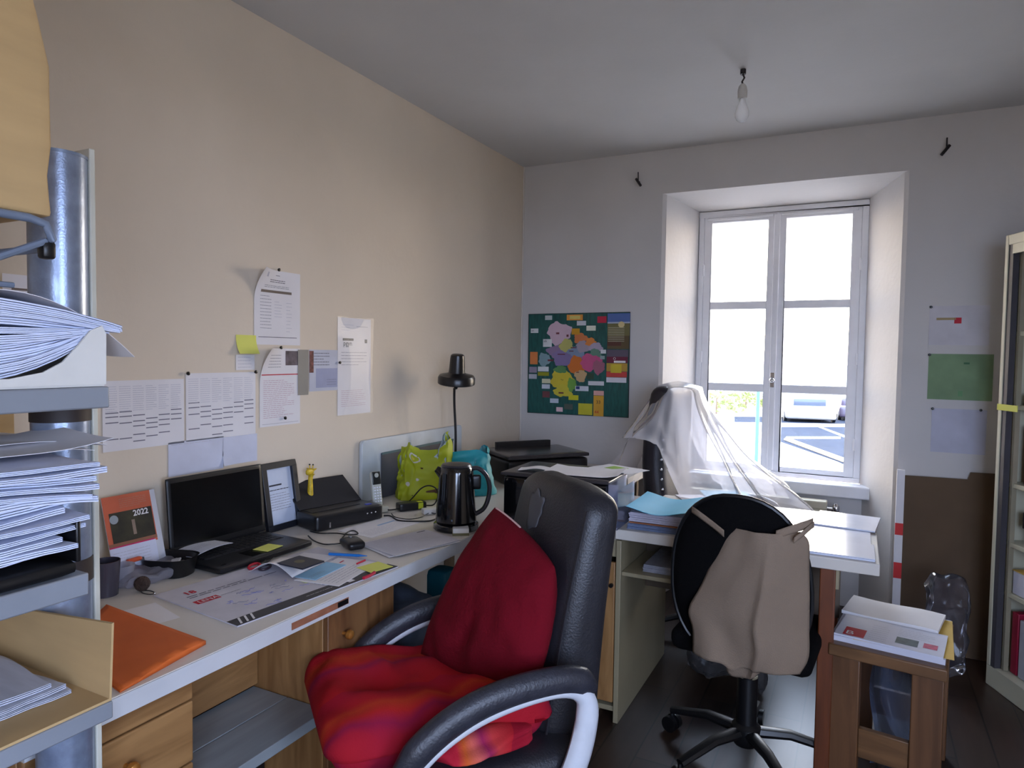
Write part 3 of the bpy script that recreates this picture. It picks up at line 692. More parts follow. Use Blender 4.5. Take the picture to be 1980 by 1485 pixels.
# cushion in striped throw on the seat (world coordinates turned by the chair)
MC = Matrix.Translation((CX, CY, 0)) @ Matrix.Rotation(CR, 4, 'Z')
def cush(p):
    r = math.hypot(p.x/.29, p.y/.31)
    if p.z > 0: p.z += .02*noise.noise(p*7)+.012*noise.noise(p*16)-.035*math.exp(-((p.x+.02)**2+(p.y-.12)**2)/.004)-.02*math.exp(-((p.x-.16)**2+(p.y+.02)**2)/.003)
    if p.z > 0: p.z -= .02*math.exp(-((p.y-.02-.4*p.x)**2)/.0006)*max(0, 1-r)
    if p.z < 0: p.x *= .93; p.y *= .95
    return p
mb = MB(); mb.rbox((0, 0, 0), (.245, .285, .068), .066, redst, n=30, deform=cush)
o = mb.build('seat_cushion', ang=80); o.location = MC @ V(0.035, .085, .545); o.rotation_euler = (0, 0, CR)
tag(o, 'puffy red cushion with magenta and orange stripes on office chair seat', 'cushion')
# trailing corner of the striped throw
def thr(u, v):
    x = -.10-.17*u; y = .12-.24*v+.06*u
    z = .645-.10*u**2 if False else .60-.045*u-.03*v+.012*math.sin(v*14+u*3)+.008*noise.noise(V(x*14, y*14, 1))
    return MC @ V(x, y-.02, z)
# bunched striped cloth behind the near arm
mb = MB(); MI = MC.inverted(); path = [MI @ at(px, py, z=zz) for px, py, zz in ((840, 1435, .560), (870, 1440, .555), (900, 1440, .55), (960, 1422, .54), (1022, 1400, .53))]
path = catmull(path, 5)
def fold(u, v):
    i = v*(len(path)-1); k = min(len(path)-2, int(i)); p = path[k].lerp(path[k+1], i-k)
    d = (path[k+1]-path[k]).normalized(); n_ = d.cross(V(0, 0, 1)).normalized(); a = 2*PI*u
    r = (.050-.010*v)*(1+.16*math.sin(a*3+v*5)+.1*math.sin(a*5-v*9)); r *= min(1, (1-v)*9+.15)
    return p+n_*math.cos(a)*r*1.25+V(0, 0, 1)*math.sin(a)*r*.55
redst2 = stripes('striped_throw', [(0, (176, 30, 40)), (.2, (196, 60, 60)), (.34, (150, 34, 80)), (.5, (206, 96, 84)), (.62, (196, 90, 40)), (.74, (180, 34, 52)), (.9, (150, 20, 40))], 5.0, axis=1)
mb.grid(fold, redst2, 30, 24, closeu=True); o = mb.build('striped_throw', ang=80); o.location = MC.to_translation(); o.rotation_euler = (0, 0, CR)
tag(o, 'striped red and pink throw bunched at the rear of the office chair seat', 'blanket')
# crimson pillow leaning on the backrest
c00, c10, c01, c11 = V(-.22, -.115, .60), V(.165, .02, .585), V(-.185, -.205, .905), V(.135, -.20, .995)
def pil(u, v, sg):
    p = c00*(1-u)*(1-v)+c10*u*(1-v)+c01*(1-u)*v+c11*u*v
    uu, vv = 2*u-1, 2*v-1
    n_ = (c10-c00).cross(c01-c00).normalized()*-1
    k = max(0, (1-abs(uu)**2.6))*max(0, (1-abs(vv)**2.6)); th = .078*k**.5
    ctr = (c00+c10+c01+c11)/4; p = p+(p-ctr)*(-.06*(1-abs(uu*vv)))*0
    edge = .022*(1-uu*uu) if abs(vv) > .0 else 0
    wr = (.010*noise.noise(V(u*6, v*6, sg*3))+.006*noise.noise(V(u*13, v*13, sg*5+2)))*min(1, k*3)
    cr = .022*math.exp(-((u+.3*v-.62)**2)/.0016)*math.exp(-((v-.28)**2)/.03) if sg > 0 else 0
    # bow the long sides outward a little
    p = p+(c10-c00)*(.05*uu*(1-vv*vv))+(c01-c00)*(.04*vv*(1-uu*uu))
    return p+n_*sg*(th+wr-cr)+V(0, .035, 0)
NF = 34
mb = MB()
for sg in (1, -1): mb.grid(lambda u, v: pil(.5-.5*math.cos(PI*u), .5-.5*math.cos(PI*v), sg), redc, NF, NF)
o = mb.build('pillow', ang=85); o.location = (1.050, -2.45, .0); o.rotation_euler = (0, 0, math.radians(146.6))
tag(o, 'large crimson pillow leaning against the back of the grey office chair', 'pillow')
mb = MB(); mb.tube([pil(1-.5*t/12-.0, 1.0, 1)+V(0, .003, .002) for t in range(1, 12)], .003, pipe, n=6); 
e = mb.build('piping', o)

# ============================================================ task chair with beige apron
HX, HY = 1.66, -1.50
meshb = mat('black_fabric', (14, 13, 14), .95, var=.03, bump=.3, bscale=300, spec=.08)
tk = thing('task_chair', 'black oval-backed swivel chair pushed up to the window desk', 'chair', (HX, HY, 0), math.radians(-4))
def oval(p):
    s = p.z/.30
    p.y += -.035*s*s*0-.05*s + .05*math.cos(p.x*5)-.05
    return p
mb = MB()
prof = []
def ov(u, v, sg):
    a = 2*PI*u; e = .86
    ex = math.copysign(abs(math.cos(a))**e, math.cos(a)); ez = math.copysign(abs(math.sin(a))**e, math.sin(a))
    x = .222*v*ex*(1-.06*ez); z = .285*v*ez; y = .028*sg*(1-v**6)**.5 if v < 1 else 0
    q = V(x, y, z); q.y += -.03*z/.3+.6*x*x; return q+V(0, -.215, .72)
for sg in (1, -1): mb.grid(lambda u, v: ov(u, v, sg), meshb, 48, 12, closeu=True)
mb.build('backrest', tk)
mb = MB(); mb.tube([ov(k/40, 1.0, 1) for k in range(40)], .008, BLACK, n=8, close=True); mb.build('rim', tk)
mb = MB(); mb.rbox((0, .03, .47), (.23, .22, .04), .035, meshb, n=12); mb.build('seat', tk)
mb = MB(); mb.tube(catmull([(0, -.18, .60), (0, -.20, .50), (0, -.15, .42), (0, -.02, .415)], 6), .012, BLACK, n=10, ry=.03, up=(1, 0, 0)); mb.build('back_bracket', tk)
mb = MB(); mb.cyl((0, 0, .12), (0, 0, .32), .036, BLACK); mb.cyl((0, 0, .30), (0, 0, .43), .018, DARKMETAL); mb.box((-.1, -.1, .415), (.1, .12, .435), BLACK); mb.build('gas_column', tk)
star(tk, BLACK, .30, math.radians(22), z=.11, cap=.05, cr=.03)
# apron
apm = mat('beige_cotton', (134, 115, 97), .9, var=.05, scale=5, bump=.3, bscale=260)
YA = -1.775
def A(px, py, y=YA): return at(px, py, y=y)
Lp = [A(1404, 1022), A(1386, 1042), A(1372, 1090), A(1350, 1140), A(1326, 1185), A(1334, 1225), A(1334, 1272)]
Rp = [A(1545, 1036), A(1562, 1056), A(1562, 1110), A(1563, 1170), A(1562, 1230), A(1561, 1285), A(1544, 1316)]
Lc, Rc = catmull(Lp, 4), catmull(Rp, 4); NA = len(Lc)-1
def apr(u, v):
    i = v*NA; k = min(NA-1, int(i)); a = Lc[k].lerp(Lc[k+1], i-k); b = Rc[k].lerp(Rc[k+1], i-k); p = a.lerp(b, u)
    fold = .012*math.sin(u*9+2.2*math.sin(v*3))*v+.008*noise.noise(V(u*5, v*4, 0))+.018*math.exp(-((u-.58-.03*v)**2)/.0012)*min(1, v*1.5)
    s = abs(u-.5)*2
    p.y += -fold+.02-.035*(1-s*s)*(1-.4*v)+.03*s*s
    if v > .85: p.z -= (.02*math.exp(-((u-.40)**2)/.004)*(v-.85)/.15)
    return p
ap = thing('apron', 'beige cotton apron hung over the black swivel chair back', 'apron', (1.66, YA, .66))
OA = V(1.66, YA, .66)
mb = MB(); mb.grid(lambda u, v: apr(u, v)-OA, apm, 40, 40); mb.build('cloth', ap, ang=85, solid=.0025)
mb = MB(); 
def tail(u, v):
    a = apr(.36+.32*u, .99); return a+V(-.01*v, .012+.01*v, -.045*v*math.sin(PI*(u*.8+.1)))
mb.grid(lambda u, v: tail(u, v)-OA, apm, 12, 4); mb.build('hem_fold', ap, solid=.0025)
def strap(pts, w_, name='strap'):
    P = catmull(pts, 6); mb = MB()
    mb.grid(lambda u, v: (P[min(len(P)-1, int(round(v*(len(P)-1))))]+V(0, -.002*math.sin(u*PI), (u-.5)*w_))-OA, apm, 4, len(P)-1); mb.build(name, ap, solid=.002, ang=80)
strap([A(1400, 1032), A(1378, 1014, YA+.015), A(1350, 993, YA+.03), A(1338, 985, YA+.055)], .022)
strap([A(1500, 1034), A(1530, 1024, YA+.01), A(1562, 1014, YA+.035), A(1572, 1010, YA+.065)], .026)
strap([A(1535, 1045), A(1552, 1032, YA+.012), A(1568, 1018, YA+.04), A(1574, 1014, YA+.07)], .018)

# ============================================================ pine stool with magazines
z_s = .48
t_ = thing('stool', 'small pine side table with post legs beside the window desk', 'stool', (2.12, -1.24, 0), math.radians(-8))
stw = wood('stool_pine', (96, 66, 40), (122, 86, 54), axis='X'); stz = wood('stool_pine_leg', (88, 58, 36), (112, 76, 48))
mb = MB(); mb.box((-.172, -.25, z_s-.042), (.172, .21, z_s-.002), stw); mb.build('top', t_, bevel=.004)
for sx in (-1, 1):
    for sy in (-.235, .12):
        mb = MB(); mb.box((sx*.165, sy, 0), (sx*.075, sy+.045, z_s-.043), stz); mb.build('leg', t_, bevel=.004)
for sy in (-.225, .135):
    mb = MB(); mb.box((-.075, sy, .10), (.075, sy+.025, .20), stw); mb.build('rail', t_, bevel=.003)
def flat_block(name, lab, cat, c, w_, d_, th, rz, m, grp=None, top=None, z=None, bev=.0015, wav=0., seed=0):
    """a lying booklet / stack: w_ along x, d_ along y, its underside at c.z"""
    mb = MB()
    mb.sheet(w_/2, d_/2, m, t=th, f=lambda x, y: wav*(noise.noise(V(x*6+seed, y*6, seed)) if wav else 0), nx=8 if wav else 1, ny=8 if wav else 1, x0=-w_/2, y0=-d_/2)
    if top: top(mb, th)
    o = mb.build(name, ang=50); o.location = c; o.rotation_euler = (0, 0, rz); return tag(o, lab, cat, grp)
magp = mat('magazine_paper', (208, 208, 222), .6, var=.04)
th_ = z_s-.0015
def mg(mb, th):
    mb.patch(-.135, -.10, -.07, -.02, RED, lift=th+.0006); mb.text('B', -.13, -.09, .05, PAPER, lift=th+.001)
    mb.lines(-.06, -.10, .0, .06, 8, GREYINK, lift=th+.0006, seed=3)
    mb.patch(.02, -.07, .085, -.01, mat('photo_dark', (70, 86, 90), .6, var=.3, scale=40), lift=th+.0006)
    mb.patch(.10, -.06, .14, -.015, mat('photo_pink', (196, 80, 110), .6, var=.2, scale=60), lift=th+.0006)
    mb.lines(.02, .0, .14, .08, 5, GREYINK, lift=th+.0006, seed=4)
flat_block('newspaper_stack', 'stack of folded newspapers at the bottom of the pile on the pine stool', 'newspapers', V(2.115, -1.25, th_), .335, .40, .018, math.radians(-8), magp, wav=.0)
flat_block('magazine', 'printed magazine with red title and small photos on the pine stool', 'magazine', V(2.105, -1.345, th_+.0195), .32, .215, .006, math.radians(-9), magp, top=mg)
flat_block('envelope_bundle', 'rumpled white papers lying behind the magazine on the pine stool', 'papers', V(2.12, -1.13, th_+.022), .31, .19, .012, math.radians(-12), PAPER, wav=.008, seed=4)
flat_block('yellow_folder', 'thin yellow folder edge sticking out of the pile on the pine stool', 'folder', V(2.15, -1.26, th_+.0181), .29, .38, .001, math.radians(-5), mat('yellow_card', (214, 176, 84), .7))
# clear sheet hanging between the stool legs
bl = clear('blue_film', (.55, .62, .78), gloss=.4, rough=.25, body=(120, 136, 170), diff=.45)
mb = MB(); mb.grid(lambda u, v: V(-.07+.14*u+.012*math.sin(v*7), .02*math.sin(u*7+v*3)+.01*math.sin(v*11), .02+.40*v), bl, 16, 20); o = mb.build('plastic_sheet', ang=85); o.location = (2.125, -1.33, 0); o.rotation_euler = (0, 0, -.14)
tag(o, 'bluish crumpled plastic sheet standing between the pine stool legs', 'plastic sheet')

# ============================================================ draped chair behind the desk
DX, DY = 1.13, -.43
dk = mat('dark_leather', (30, 25, 32), .4, var=.1, bump=.1, bscale=100)
dc = thing('high_back_chair', 'dark high-backed chair under clear plastic between desk and window', 'chair', (DX+.22, DY, 0), math.radians(-90-6))
def db(p):
    s = (p.z+.36)/.72; p.y += -.03*math.sin(s*4.2)+.02-.06*s+.05*max(0, s-.75); p.x *= 1-.25*max(0, s-.7); return p
mb = MB(); mb.rbox((0, -.24, .93), (.235, .06, .37), .055, dk, n=20, deform=db); bk2 = mb.build('backrest', dc)
for k in range(9):
    mb = MB(); q = db(V(.222, .052-.0, -.30+.05*k))+V(0, -.24, .93); mb.ball(q, .008, CHROME, n=6); mb.build('stud', bk2)
mb = MB(); mb.rbox((0, .05, .46), (.25, .26, .06), .05, dk, n=12); mb.build('seat', dc)
for sx in (-1, 1):
    mb = MB(); mb.tube(catmull([(sx*.28, -.2, .60), (sx*.28, -.1, .685), (sx*.28, .1, .69), (sx*.28, .22, .66), (sx*.28, .24, .58)], 6), .026, dk, n=12)
    mb.tube([(sx*.28, 0, .68), (sx*.27, 0, .42)], .018, dk, n=8); mb.build('armrest', dc)
mb = MB(); mb.cyl((0, 0, .1), (0, 0, .41), .03, BLACK); mb.build('gas_column', dc)
star(dc, BLACK, .29, .2)
# plastic dust cover : a draped surface whose rings fall from the top of the back to the desk level
film = clear('clear_film', (.96, .96, 1.0), gloss=.75, rough=.16, body=(244, 244, 250), diff=.42)
ctrT = V(1.14, DY-.02, 1.305)
def cov(u, v):
    a = 2*PI*u; ca, sa = math.cos(a), math.sin(a)
    # ring half-extents grow downwards; +x (towards the seat and window light) flares the most
    ex = (.12+.46*v**1.15) if ca > 0 else (.11+.13*v)
    ey = .14+.13*v**.7+.05*v
    n_ = .025*v*math.sin(a*7+3*v)+.014*v*math.sin(a*17+v*5)+.03*v*noise.noise(V(ca*2, sa*2, v*3))
    r = 1+n_/.2
    x = ctrT.x+ca*ex*r; y = ctrT.y+sa*ey*r
    dr = .565-.30*max(0, min(1, (.22-ca)/.3)); z = ctrT.z-dr*v**(.9 if ca < 0 else .8)-.012*(1-v)
    return V(x, y, z+.02*math.sin(a*5)*v)
mb = MB(); mb.grid(cov, film, 120, 40, closeu=True)
mb.grid(lambda u, v: ctrT+V((cov(u, 0)-ctrT).x*v, (cov(u, 0)-ctrT).y*v, -.012*v+.018*(1-v*v)), film, 120, 6, closeu=True)
pc = mb.build('dust_cover', ang=85, loc=ctrT); tag(pc, 'clear plastic dust cover draped over the dark chair by the window', 'plastic cover')
# second billow at the left
def bil(u, v):
    p = at(1170+95*u, 905-130*u*(1-.3*v)+60*v*(1-u), y=DY-.10+.05*u)
    p.z -= v*.20*(1-.2*u); p.y += .03*math.sin(u*8+v*4)+.06*v; p.x += .02*math.sin(v*9+u*5)
    return p
mb = MB(); mb.grid(bil, clear('clear_film_thin', (.96, .96, 1), gloss=.7, rough=.14, body=(210, 206, 210), diff=.13), 30, 24); tag(mb.build('plastic_bag', ang=85, loc=at(1200, 900, y=DY)), 'loose clear plastic billowing left of the draped chair', 'plastic cover')

# ============================================================ radiator in the niche
rm = mat('radiator_cream', (206, 196, 170), .4)
t_ = thing('radiator', 'cream panel radiator in the niche below the window', 'radiator', (1.5, .22, 0))
mb = MB(); mb.box((-.42, -.03, .14), (.33, -.022, .60), rm); mb.box((-.42, .022, .14), (.33, .03, .60), rm)
for k in range(24): mb.box((-.41+.031*k, -.022, .15), (-.40+.031*k, .022, .585), rm)
mb.build('panel', t_, bevel=.002)
mb = MB(); mb.box((-.43, -.035, .60), (.34, .035, .645), rm); mb.build('top_grille', t_, bevel=.006)
mb = MB(); mb.cyl((.34, 0, .60), (.385, 0, .60), .010, CHROME); mb.lathe([(.014, -.02), (.018, -.01), (.018, .02), (.008, .035), (0, .036)], CHROME, c=(.385, 0, .60)); mb.cyl((.385, 0, 0), (.385, 0, .58), .008, rm); mb.build('valve', t_)
for x_ in (-.3, .2):
    mb = MB(); mb.box((x_-.01, .03, .3), (x_+.01, .08, .5), rm); mb.box((x_-.012, -.02, 0), (x_+.012, .02, .14), rm); mb.build('bracket', t_)

# ============================================================ metal cabinet at the right
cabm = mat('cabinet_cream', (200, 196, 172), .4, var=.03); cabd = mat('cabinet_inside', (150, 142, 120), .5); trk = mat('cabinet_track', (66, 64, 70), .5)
t_ = thing('metal_cabinet', 'tall cream metal cabinet standing open with files, at the right edge', 'cabinet', (2.53, -.34, 0), math.atan2(-.917, .40))
# local x runs along its front towards the camera, local y points into the cabinet
Wc, Dc_, Hc = 1.0, .42, 2.0
mb = MB(); mb.box((0, 0, .09), (.022, Dc_, Hc), cabm); mb.box((Wc-.022, 0, .09), (Wc, Dc_, Hc), cabm); mb.box((.022, 0, Hc-.045), (Wc-.022, Dc_, Hc), cabm)
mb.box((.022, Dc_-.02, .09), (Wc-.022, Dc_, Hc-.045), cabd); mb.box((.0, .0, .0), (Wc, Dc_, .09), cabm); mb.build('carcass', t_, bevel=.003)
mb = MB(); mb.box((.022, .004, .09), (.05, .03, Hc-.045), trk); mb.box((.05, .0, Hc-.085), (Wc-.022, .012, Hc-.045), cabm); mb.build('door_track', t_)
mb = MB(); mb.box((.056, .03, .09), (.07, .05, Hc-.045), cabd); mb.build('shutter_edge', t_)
shz = [1.58, 1.26, .92, .66, .44]
for z_ in shz:
    mb = MB(); mb.box((.0225, .035, z_-.02), (Wc-.0225, Dc_-.021, z_), cabm); mb.build('shelf', t_, bevel=.002)
MCab = Matrix.Translation((2.53, -.34, 0)) @ Matrix.Rotation(math.atan2(-.917, .40), 4, 'Z')
def cabbox(name, lab, cat, x0, x1, z0, z1, y0, y1, m, grp=None, lean=0.):
    mb = MB(); mb.box((0, 0, 0), (x1-x0, y1-y0, z1-z0), m); 
    o = mb.build(name, bevel=.003); o.location = MCab @ V(x0, y0, z0+.001); o.rotation_euler = (0, lean, math.atan2(-.917, .40)); return tag(o, lab, cat, grp)
cc = [(40, 60, 110), (120, 150, 180), (30, 50, 100), (60, 80, 130), (34, 40, 60)]
for k in range(4):
    cabbox('ring_binder', ['dark blue binder at the far end of the cabinet top shelf', 'pale blue binder second on the cabinet top shelf', 'navy binder third on the cabinet top shelf', 'blue binder nearest the camera on the cabinet top shelf'][k], 'binder', .08+.062*k, .135+.062*k, 1.58, 1.86, .06, .34, mat('binder%d' % k, cc[k], .5), 'binders on the cabinet top shelf')
cabbox('folder_pile', 'pile of dark green folders lying on the cabinet second shelf', 'folders', .08, .34, 1.26, 1.31, .06, .36, mat('dark_green', (30, 84, 74), .6))
cabbox('hanging_files', 'brick-red box standing on the cabinet third shelf', 'box', .08, .36, .92, 1.17, .07, .36, mat('brick_red', (130, 46, 26), .7))
cabbox('black_box', 'small black box sitting on a pink jar in the cabinet', 'box', .10, .22, .73, .80, .06, .20, BLACK)
cabbox('pink_jar', 'pale pink jar beneath the black box in the cabinet', 'jar', .13, .21, .66, .729, .08, .17, mat('pale_pink', (190, 150, 160), .5))
cabbox('paper_pile', 'white papers under a yellow sheet on the low cabinet shelf', 'papers', .08, .40, .44, .54, .045, .36, magp)
cabbox('yellow_sheet', 'yellow sheet on top of the papers in the cabinet', 'paper', .08, .41, .5415, .545, .04, .36, MATS['yellow_card'])
cabbox('ring_binder', 'crimson binder standing on the cabinet floor', 'binder', .08, .12, .09, .36, .05, .33, mat('crimson', (150, 10, 50), .5))
cabbox('file_box', 'grey white file box beside the crimson binder in the cabinet', 'box', .13, .40, .09, .34, .05, .36, mat('grey_white', (170, 172, 180), .6))
# yellow ribbon tied over the shutter
mb = MB(); mb.box((.0, -.004, 1.235), (.13, .0, 1.262), YEL); o = mb.build('yellow_tape', t_); o['label'] = 'yellow tape strip'

# cardboard leaning on the wall + striped box edge
mb = MB(); dcm = mat('brown_board', (96, 76, 56), .85, var=.05)
P = [(-.32, 0), (.36, 0), (.36, .97), (.16, .97), (.155, .905), (-.02, .90), (-.03, .865), (-.32, .86)]
mb.prism(P, 0, .006, dcm, M=Matrix(((1, 0, 0, 0), (0, .07, -1, 0), (0, 1, .07, 0), (0, 0, 0, 1)))); o = mb.build('cardboard_sheet', smooth=False); o.location = (2.50, -.08, .003)
tag(o, 'large torn brown cardboard sheet leaning on the wall right of the window', 'cardboard')
mb = MB(); mb.box((-.035, -.03, 0), (0, 0, .89), PAPER)
for a_, b_ in ((.56, .62), (.34, .42)): mb.box((-.0355, -.0305, a_), (.0005, -.029, b_), mat('red_mark', (206, 50, 50), .7))
o = mb.build('flat_box', smooth=False); o.location = (2.20, -.055, .003); o.rotation_euler = (-.03, 0, 0); tag(o, 'narrow white flat box with red marks beside the brown cardboard', 'box')
mb = MB(); mb.rbox((0, 0, .24), (.08, .06, .22), .05, clear('clear_bag', (.8, .8, .84), gloss=.9, rough=.1, body=(150, 150, 165), diff=.12), n=18, deform=lambda p: p+noise.noise_vector(p*16)*.03)
o = mb.build('plastic_bag', ang=25); o.location = (2.36, -.42, .02); tag(o, 'crumpled clear plastic bag on the floor beside the metal cabinet', 'bag')
# ============================================================ papers on the left wall
TZ = V(0, 0, 1)
def wallsheet(name, lab, cat, tl, br, m=PAPER, f=None, top=None, nx=1, ny=1, rot=0., wall='x', off=.0015, grp=None):
    """sheet pinned to the left wall (x) or the window wall (y) between two picture corners"""
    if wall == 'x':
        a, b = at(*tl, x=off), at(*br, x=off); w_, h_ = abs(b.y-a.y), abs(a.z-b.z); M = frame((off, a.y, b.z), (0, 1, 0), (0, 0, 1))
    else:
        a, b = at(*tl, y=-off), at(*br, y=-off); w_, h_ = abs(b.x-a.x), abs(a.z-b.z); M = frame((a.x, -off, b.z), (1, 0, 0), (0, 0, 1))
    c = V(w_/2, h_/2, 0); R = Matrix.Translation(c) @ Matrix.Rotation(rot, 4, 'Z') @ Matrix.Translation(-c)
    mb = MB(); mb.sheet(w_, h_, m, M=R, t=.0006, f=f, nx=nx, ny=ny)
    if top: top(mb, w_, h_, R, f)
    o = mb.build(name, ang=60); o.matrix_world = M; tag(o, lab, cat, grp); return o
faint = mat('faint_print', (186, 184, 196), .8); midp = mat('mid_print', (120, 118, 130), .8)
def plan(seed):
    def t(mb, w, h, R, f):
        rr = random.Random(seed); n = 6
        for c in range(n):
            x0 = w*(.03+.95*c/n); x1 = x0+w*.95/n*.93
            mb.lines(x0, h*.55, x1, h*.93, 12, faint, M=R, th=.0014, seed=seed+c)
            base = h*(.50+.06*math.sin(c*1.2+seed))
            for k, dy in enumerate((0, -.07, -.15, -.27, -.38)):
                if k > 2 and rr.random() < .35: continue
                y = base+h*dy+rr.uniform(-.01, .01)*h; mb.patch(x0, y-.0016, x1*.995, y+.0016, midp, M=R)
    return t
wallsheet('planning_sheet', 'wide planning table sheet, the left one of two above the laptop', 'paper', (197, 737), (356, 856), top=plan(1), grp='planning tables on the left wall')
wallsheet('planning_sheet', 'wide planning table sheet, the right one of two above the laptop', 'paper', (359, 722), (494, 838), top=plan(2), grp='planning tables on the left wall')
pale = mat('pale_tracing', (204, 206, 222), .7)
wallsheet('wall_note', 'pale blank slip low on the left wall directly above the laptop', 'paper', (325, 856), (432, 905), m=pale, top=lambda mb, w, h, R, f: mb.lines(.01, h*.85, w*.9, h*.97, 1, faint, M=R))
wallsheet('wall_note', 'small pale slip with curled corner right of the blank slip', 'paper', (430, 846), (497, 890), m=pale, f=lambda x, y: .02*max(0, .05-x)*max(0, .03-y)*300, nx=6, ny=6)
def curlA(w0, h0, amp):
    return lambda x, y: amp*max(0, (y-h0*.55)/(h0*.45))**2*max(0, 1-x/(w0*.55))**1.5+.0
fA = curlA(.22, .29, .075)
def docA(mb, w, h, R, f):
    k = dict(M=R, f=f)
    mb.lines(w*.30, h*.83, w*.72, h*.88, 2, INK, th=.0022, seed=1, **k); mb.lines(w*.18, h*.76, w*.80, h*.80, 2, midp, seed=2, **k)
    mb.patch(w*.12, h*.695, w*.80, h*.73, mat('brown_bar', (120, 106, 96), .8), nx=8, **k)
    mb.lines(w*.12, h*.20, w*.38, h*.67, 11, midp, seed=3, **k); mb.lines(w*.42, h*.36, w*.60, h*.60, 6, faint, seed=4, **k); mb.lines(w*.68, h*.16, w*.82, h*.60, 9, faint, seed=5, **k)
    mb.patch(w*.08, h*.098, w*.92, h*.105, INK, nx=8, **k); mb.patch(w*.18, h*.90, w*.23, h*.96, faint, **k); mb.patch(w*.44, h*.93, w*.54, h*.936, INK, **k)
wallsheet('pinned_form', 'white printed form with a brown bar and curling corner, highest on left wall', 'paper', (491, 517), (580, 668), f=fA, nx=20, ny=20, top=docA)
wallsheet('sticky_note', 'yellow sticky note curling off the wall beside the pinned form', 'sticky note', (456, 647), (495, 684), m=YEL, f=lambda x, y: .22*max(0, .06-y)**2*25, nx=3, ny=8)
wallsheet('small_card', 'small white printed card just below the yellow sticky note', 'card', (456, 686), (492, 715), top=lambda mb, w, h, R, f: mb.lines(.008, .004, w*.9, h*.95, 4, faint, M=R))
def docB(mb, w, h, R, f):
    k = dict(M=R, f=f)
    mb.lines(w*.15, h*.74, w*.55, h*.93, 5, midp, seed=6, **k); mb.patch(w*.62, h*.78, w*.94, h*.97, mat('photo_purple', (92, 80, 92), .6, var=.3, scale=30), nx=3, **k)
    mb.patch(w*.02, h*.655, w*.97, h*.668, RED, nx=8, **k); mb.lines(w*.08, h*.10, w*.92, h*.60, 20, mat('pink_print', (196, 160, 172), .8), seed=7, **k)
    mb.patch(w*.05, h*.03, w*.95, h*.033, midp, nx=6, **k)
wallsheet('pinned_letter', 'curling white letter with a thin red line beneath the pinned form', 'paper', (502, 673), (580, 818), f=curlA(.20, .29, .06), nx=20, ny=20, top=docB)
greyc = mat('grey_card', (150, 144, 134), .8)
wallsheet('grey_strip', 'blank grey card strip hanging at the right edge of the letter', 'card', (576, 676), (596, 763), m=greyc, off=.0035)
def leaf(mb, w, h, R, f):
    mb.patch(0, h*.45, w*.14, h*.97, mat('tree_print', (120, 70, 64), .7, var=.4, scale=50), M=R); mb.lines(w*.12, h*.6, w*.75, h*.95, 5, midp, M=R, th=.003, seed=8)
    mb.patch(w*.22, h*.08, w*.98, h*.55, mat('blue_print', (156, 160, 188), .7), M=R); mb.lines(w*.6, h*.12, w*.97, h*.3, 3, midp, M=R, lift=.0015, seed=9)
wallsheet('leaflet', 'bluish landscape leaflet between the grey strip and the plastic-covered letter', 'leaflet', (598, 676), (653, 754), m=mat('pale_blue_paper', (190, 192, 206), .7), top=leaf)
def docC(mb, w, h, R, f):
    mb.lines(w*.1, h*.86, w*.5, h*.94, 3, faint, M=R, seed=10); mb.lines(w*.55, h*.9, w*.95, h*.93, 1, midp, M=R, seed=11)
    mb.patch(w*.14, h*.765, w*.46, h*.79, INK, M=R); mb.text('pgyn', w*.16, h*.715, .03, INK, M=R); mb.patch(w*.80, h*.745, w*.88, h*.785, INK, M=R)
    mb.lines(w*.1, h*.50, w*.95, h*.66, 5, midp, M=R, seed=12); mb.lines(w*.1, h*.08, w*.92, h*.26, 9, MATS['pink_print'], M=R, seed=13)
d = wallsheet('pinned_letter', 'tall narrow white letter in a shiny plastic sleeve, rightmost on the left wall', 'paper', (653, 613), (716, 797), top=docC)
mb = MB(); a, b = at(650, 611, x=.004), at(719, 799, x=.004); mb.sheet(abs(b.y-a.y), abs(a.z-b.z), clear('sleeve', gloss=.10, rough=.45, diff=.02), t=.0003, f=lambda x, y: .006*math.sin(x*16)*math.sin(y*9), nx=10, ny=12)
o = mb.build('plastic_sleeve', ang=80); o.parent = d; o.location = (-.004, -.004, .002)
pinm = mat('pin_black', (24, 22, 24), .3)
for (px, py, what) in ((360, 722, 'between the two planning sheets'), (536, 522, 'through the top of the pinned form'), (491, 719, 'at the right end of the planning sheets'), (540, 672, 'through the top of the red-lined letter'), (548, 808, 'at the foot of the red-lined letter'), (654, 701, 'between leaflet and sleeved letter')):
    q = at(px, py, x=0); mb = MB(); mb.lathe([(.0015, 0), (.0015, .004), (.006, .005), (.0065, .009), (0, .011)], pinm, n=12); o = mb.build('push_pin'); o.location = q+V(.003, 0, 0); o.rotation_euler = (0, PI/2, 0)
    tag(o, 'tiny black push pin '+what, 'pin', 'pins on the left wall')
# sheet behind the shelving
wallsheet('pinned_letter', 'white sheet with a brown heading on the wall behind the shelving', 'paper', (4, 528), (62, 640), top=lambda mb, w, h, R, f: mb.patch(w*.3, h*.72, w*.95, h*.76, MATS['brown_bar'], M=R), off=.03)

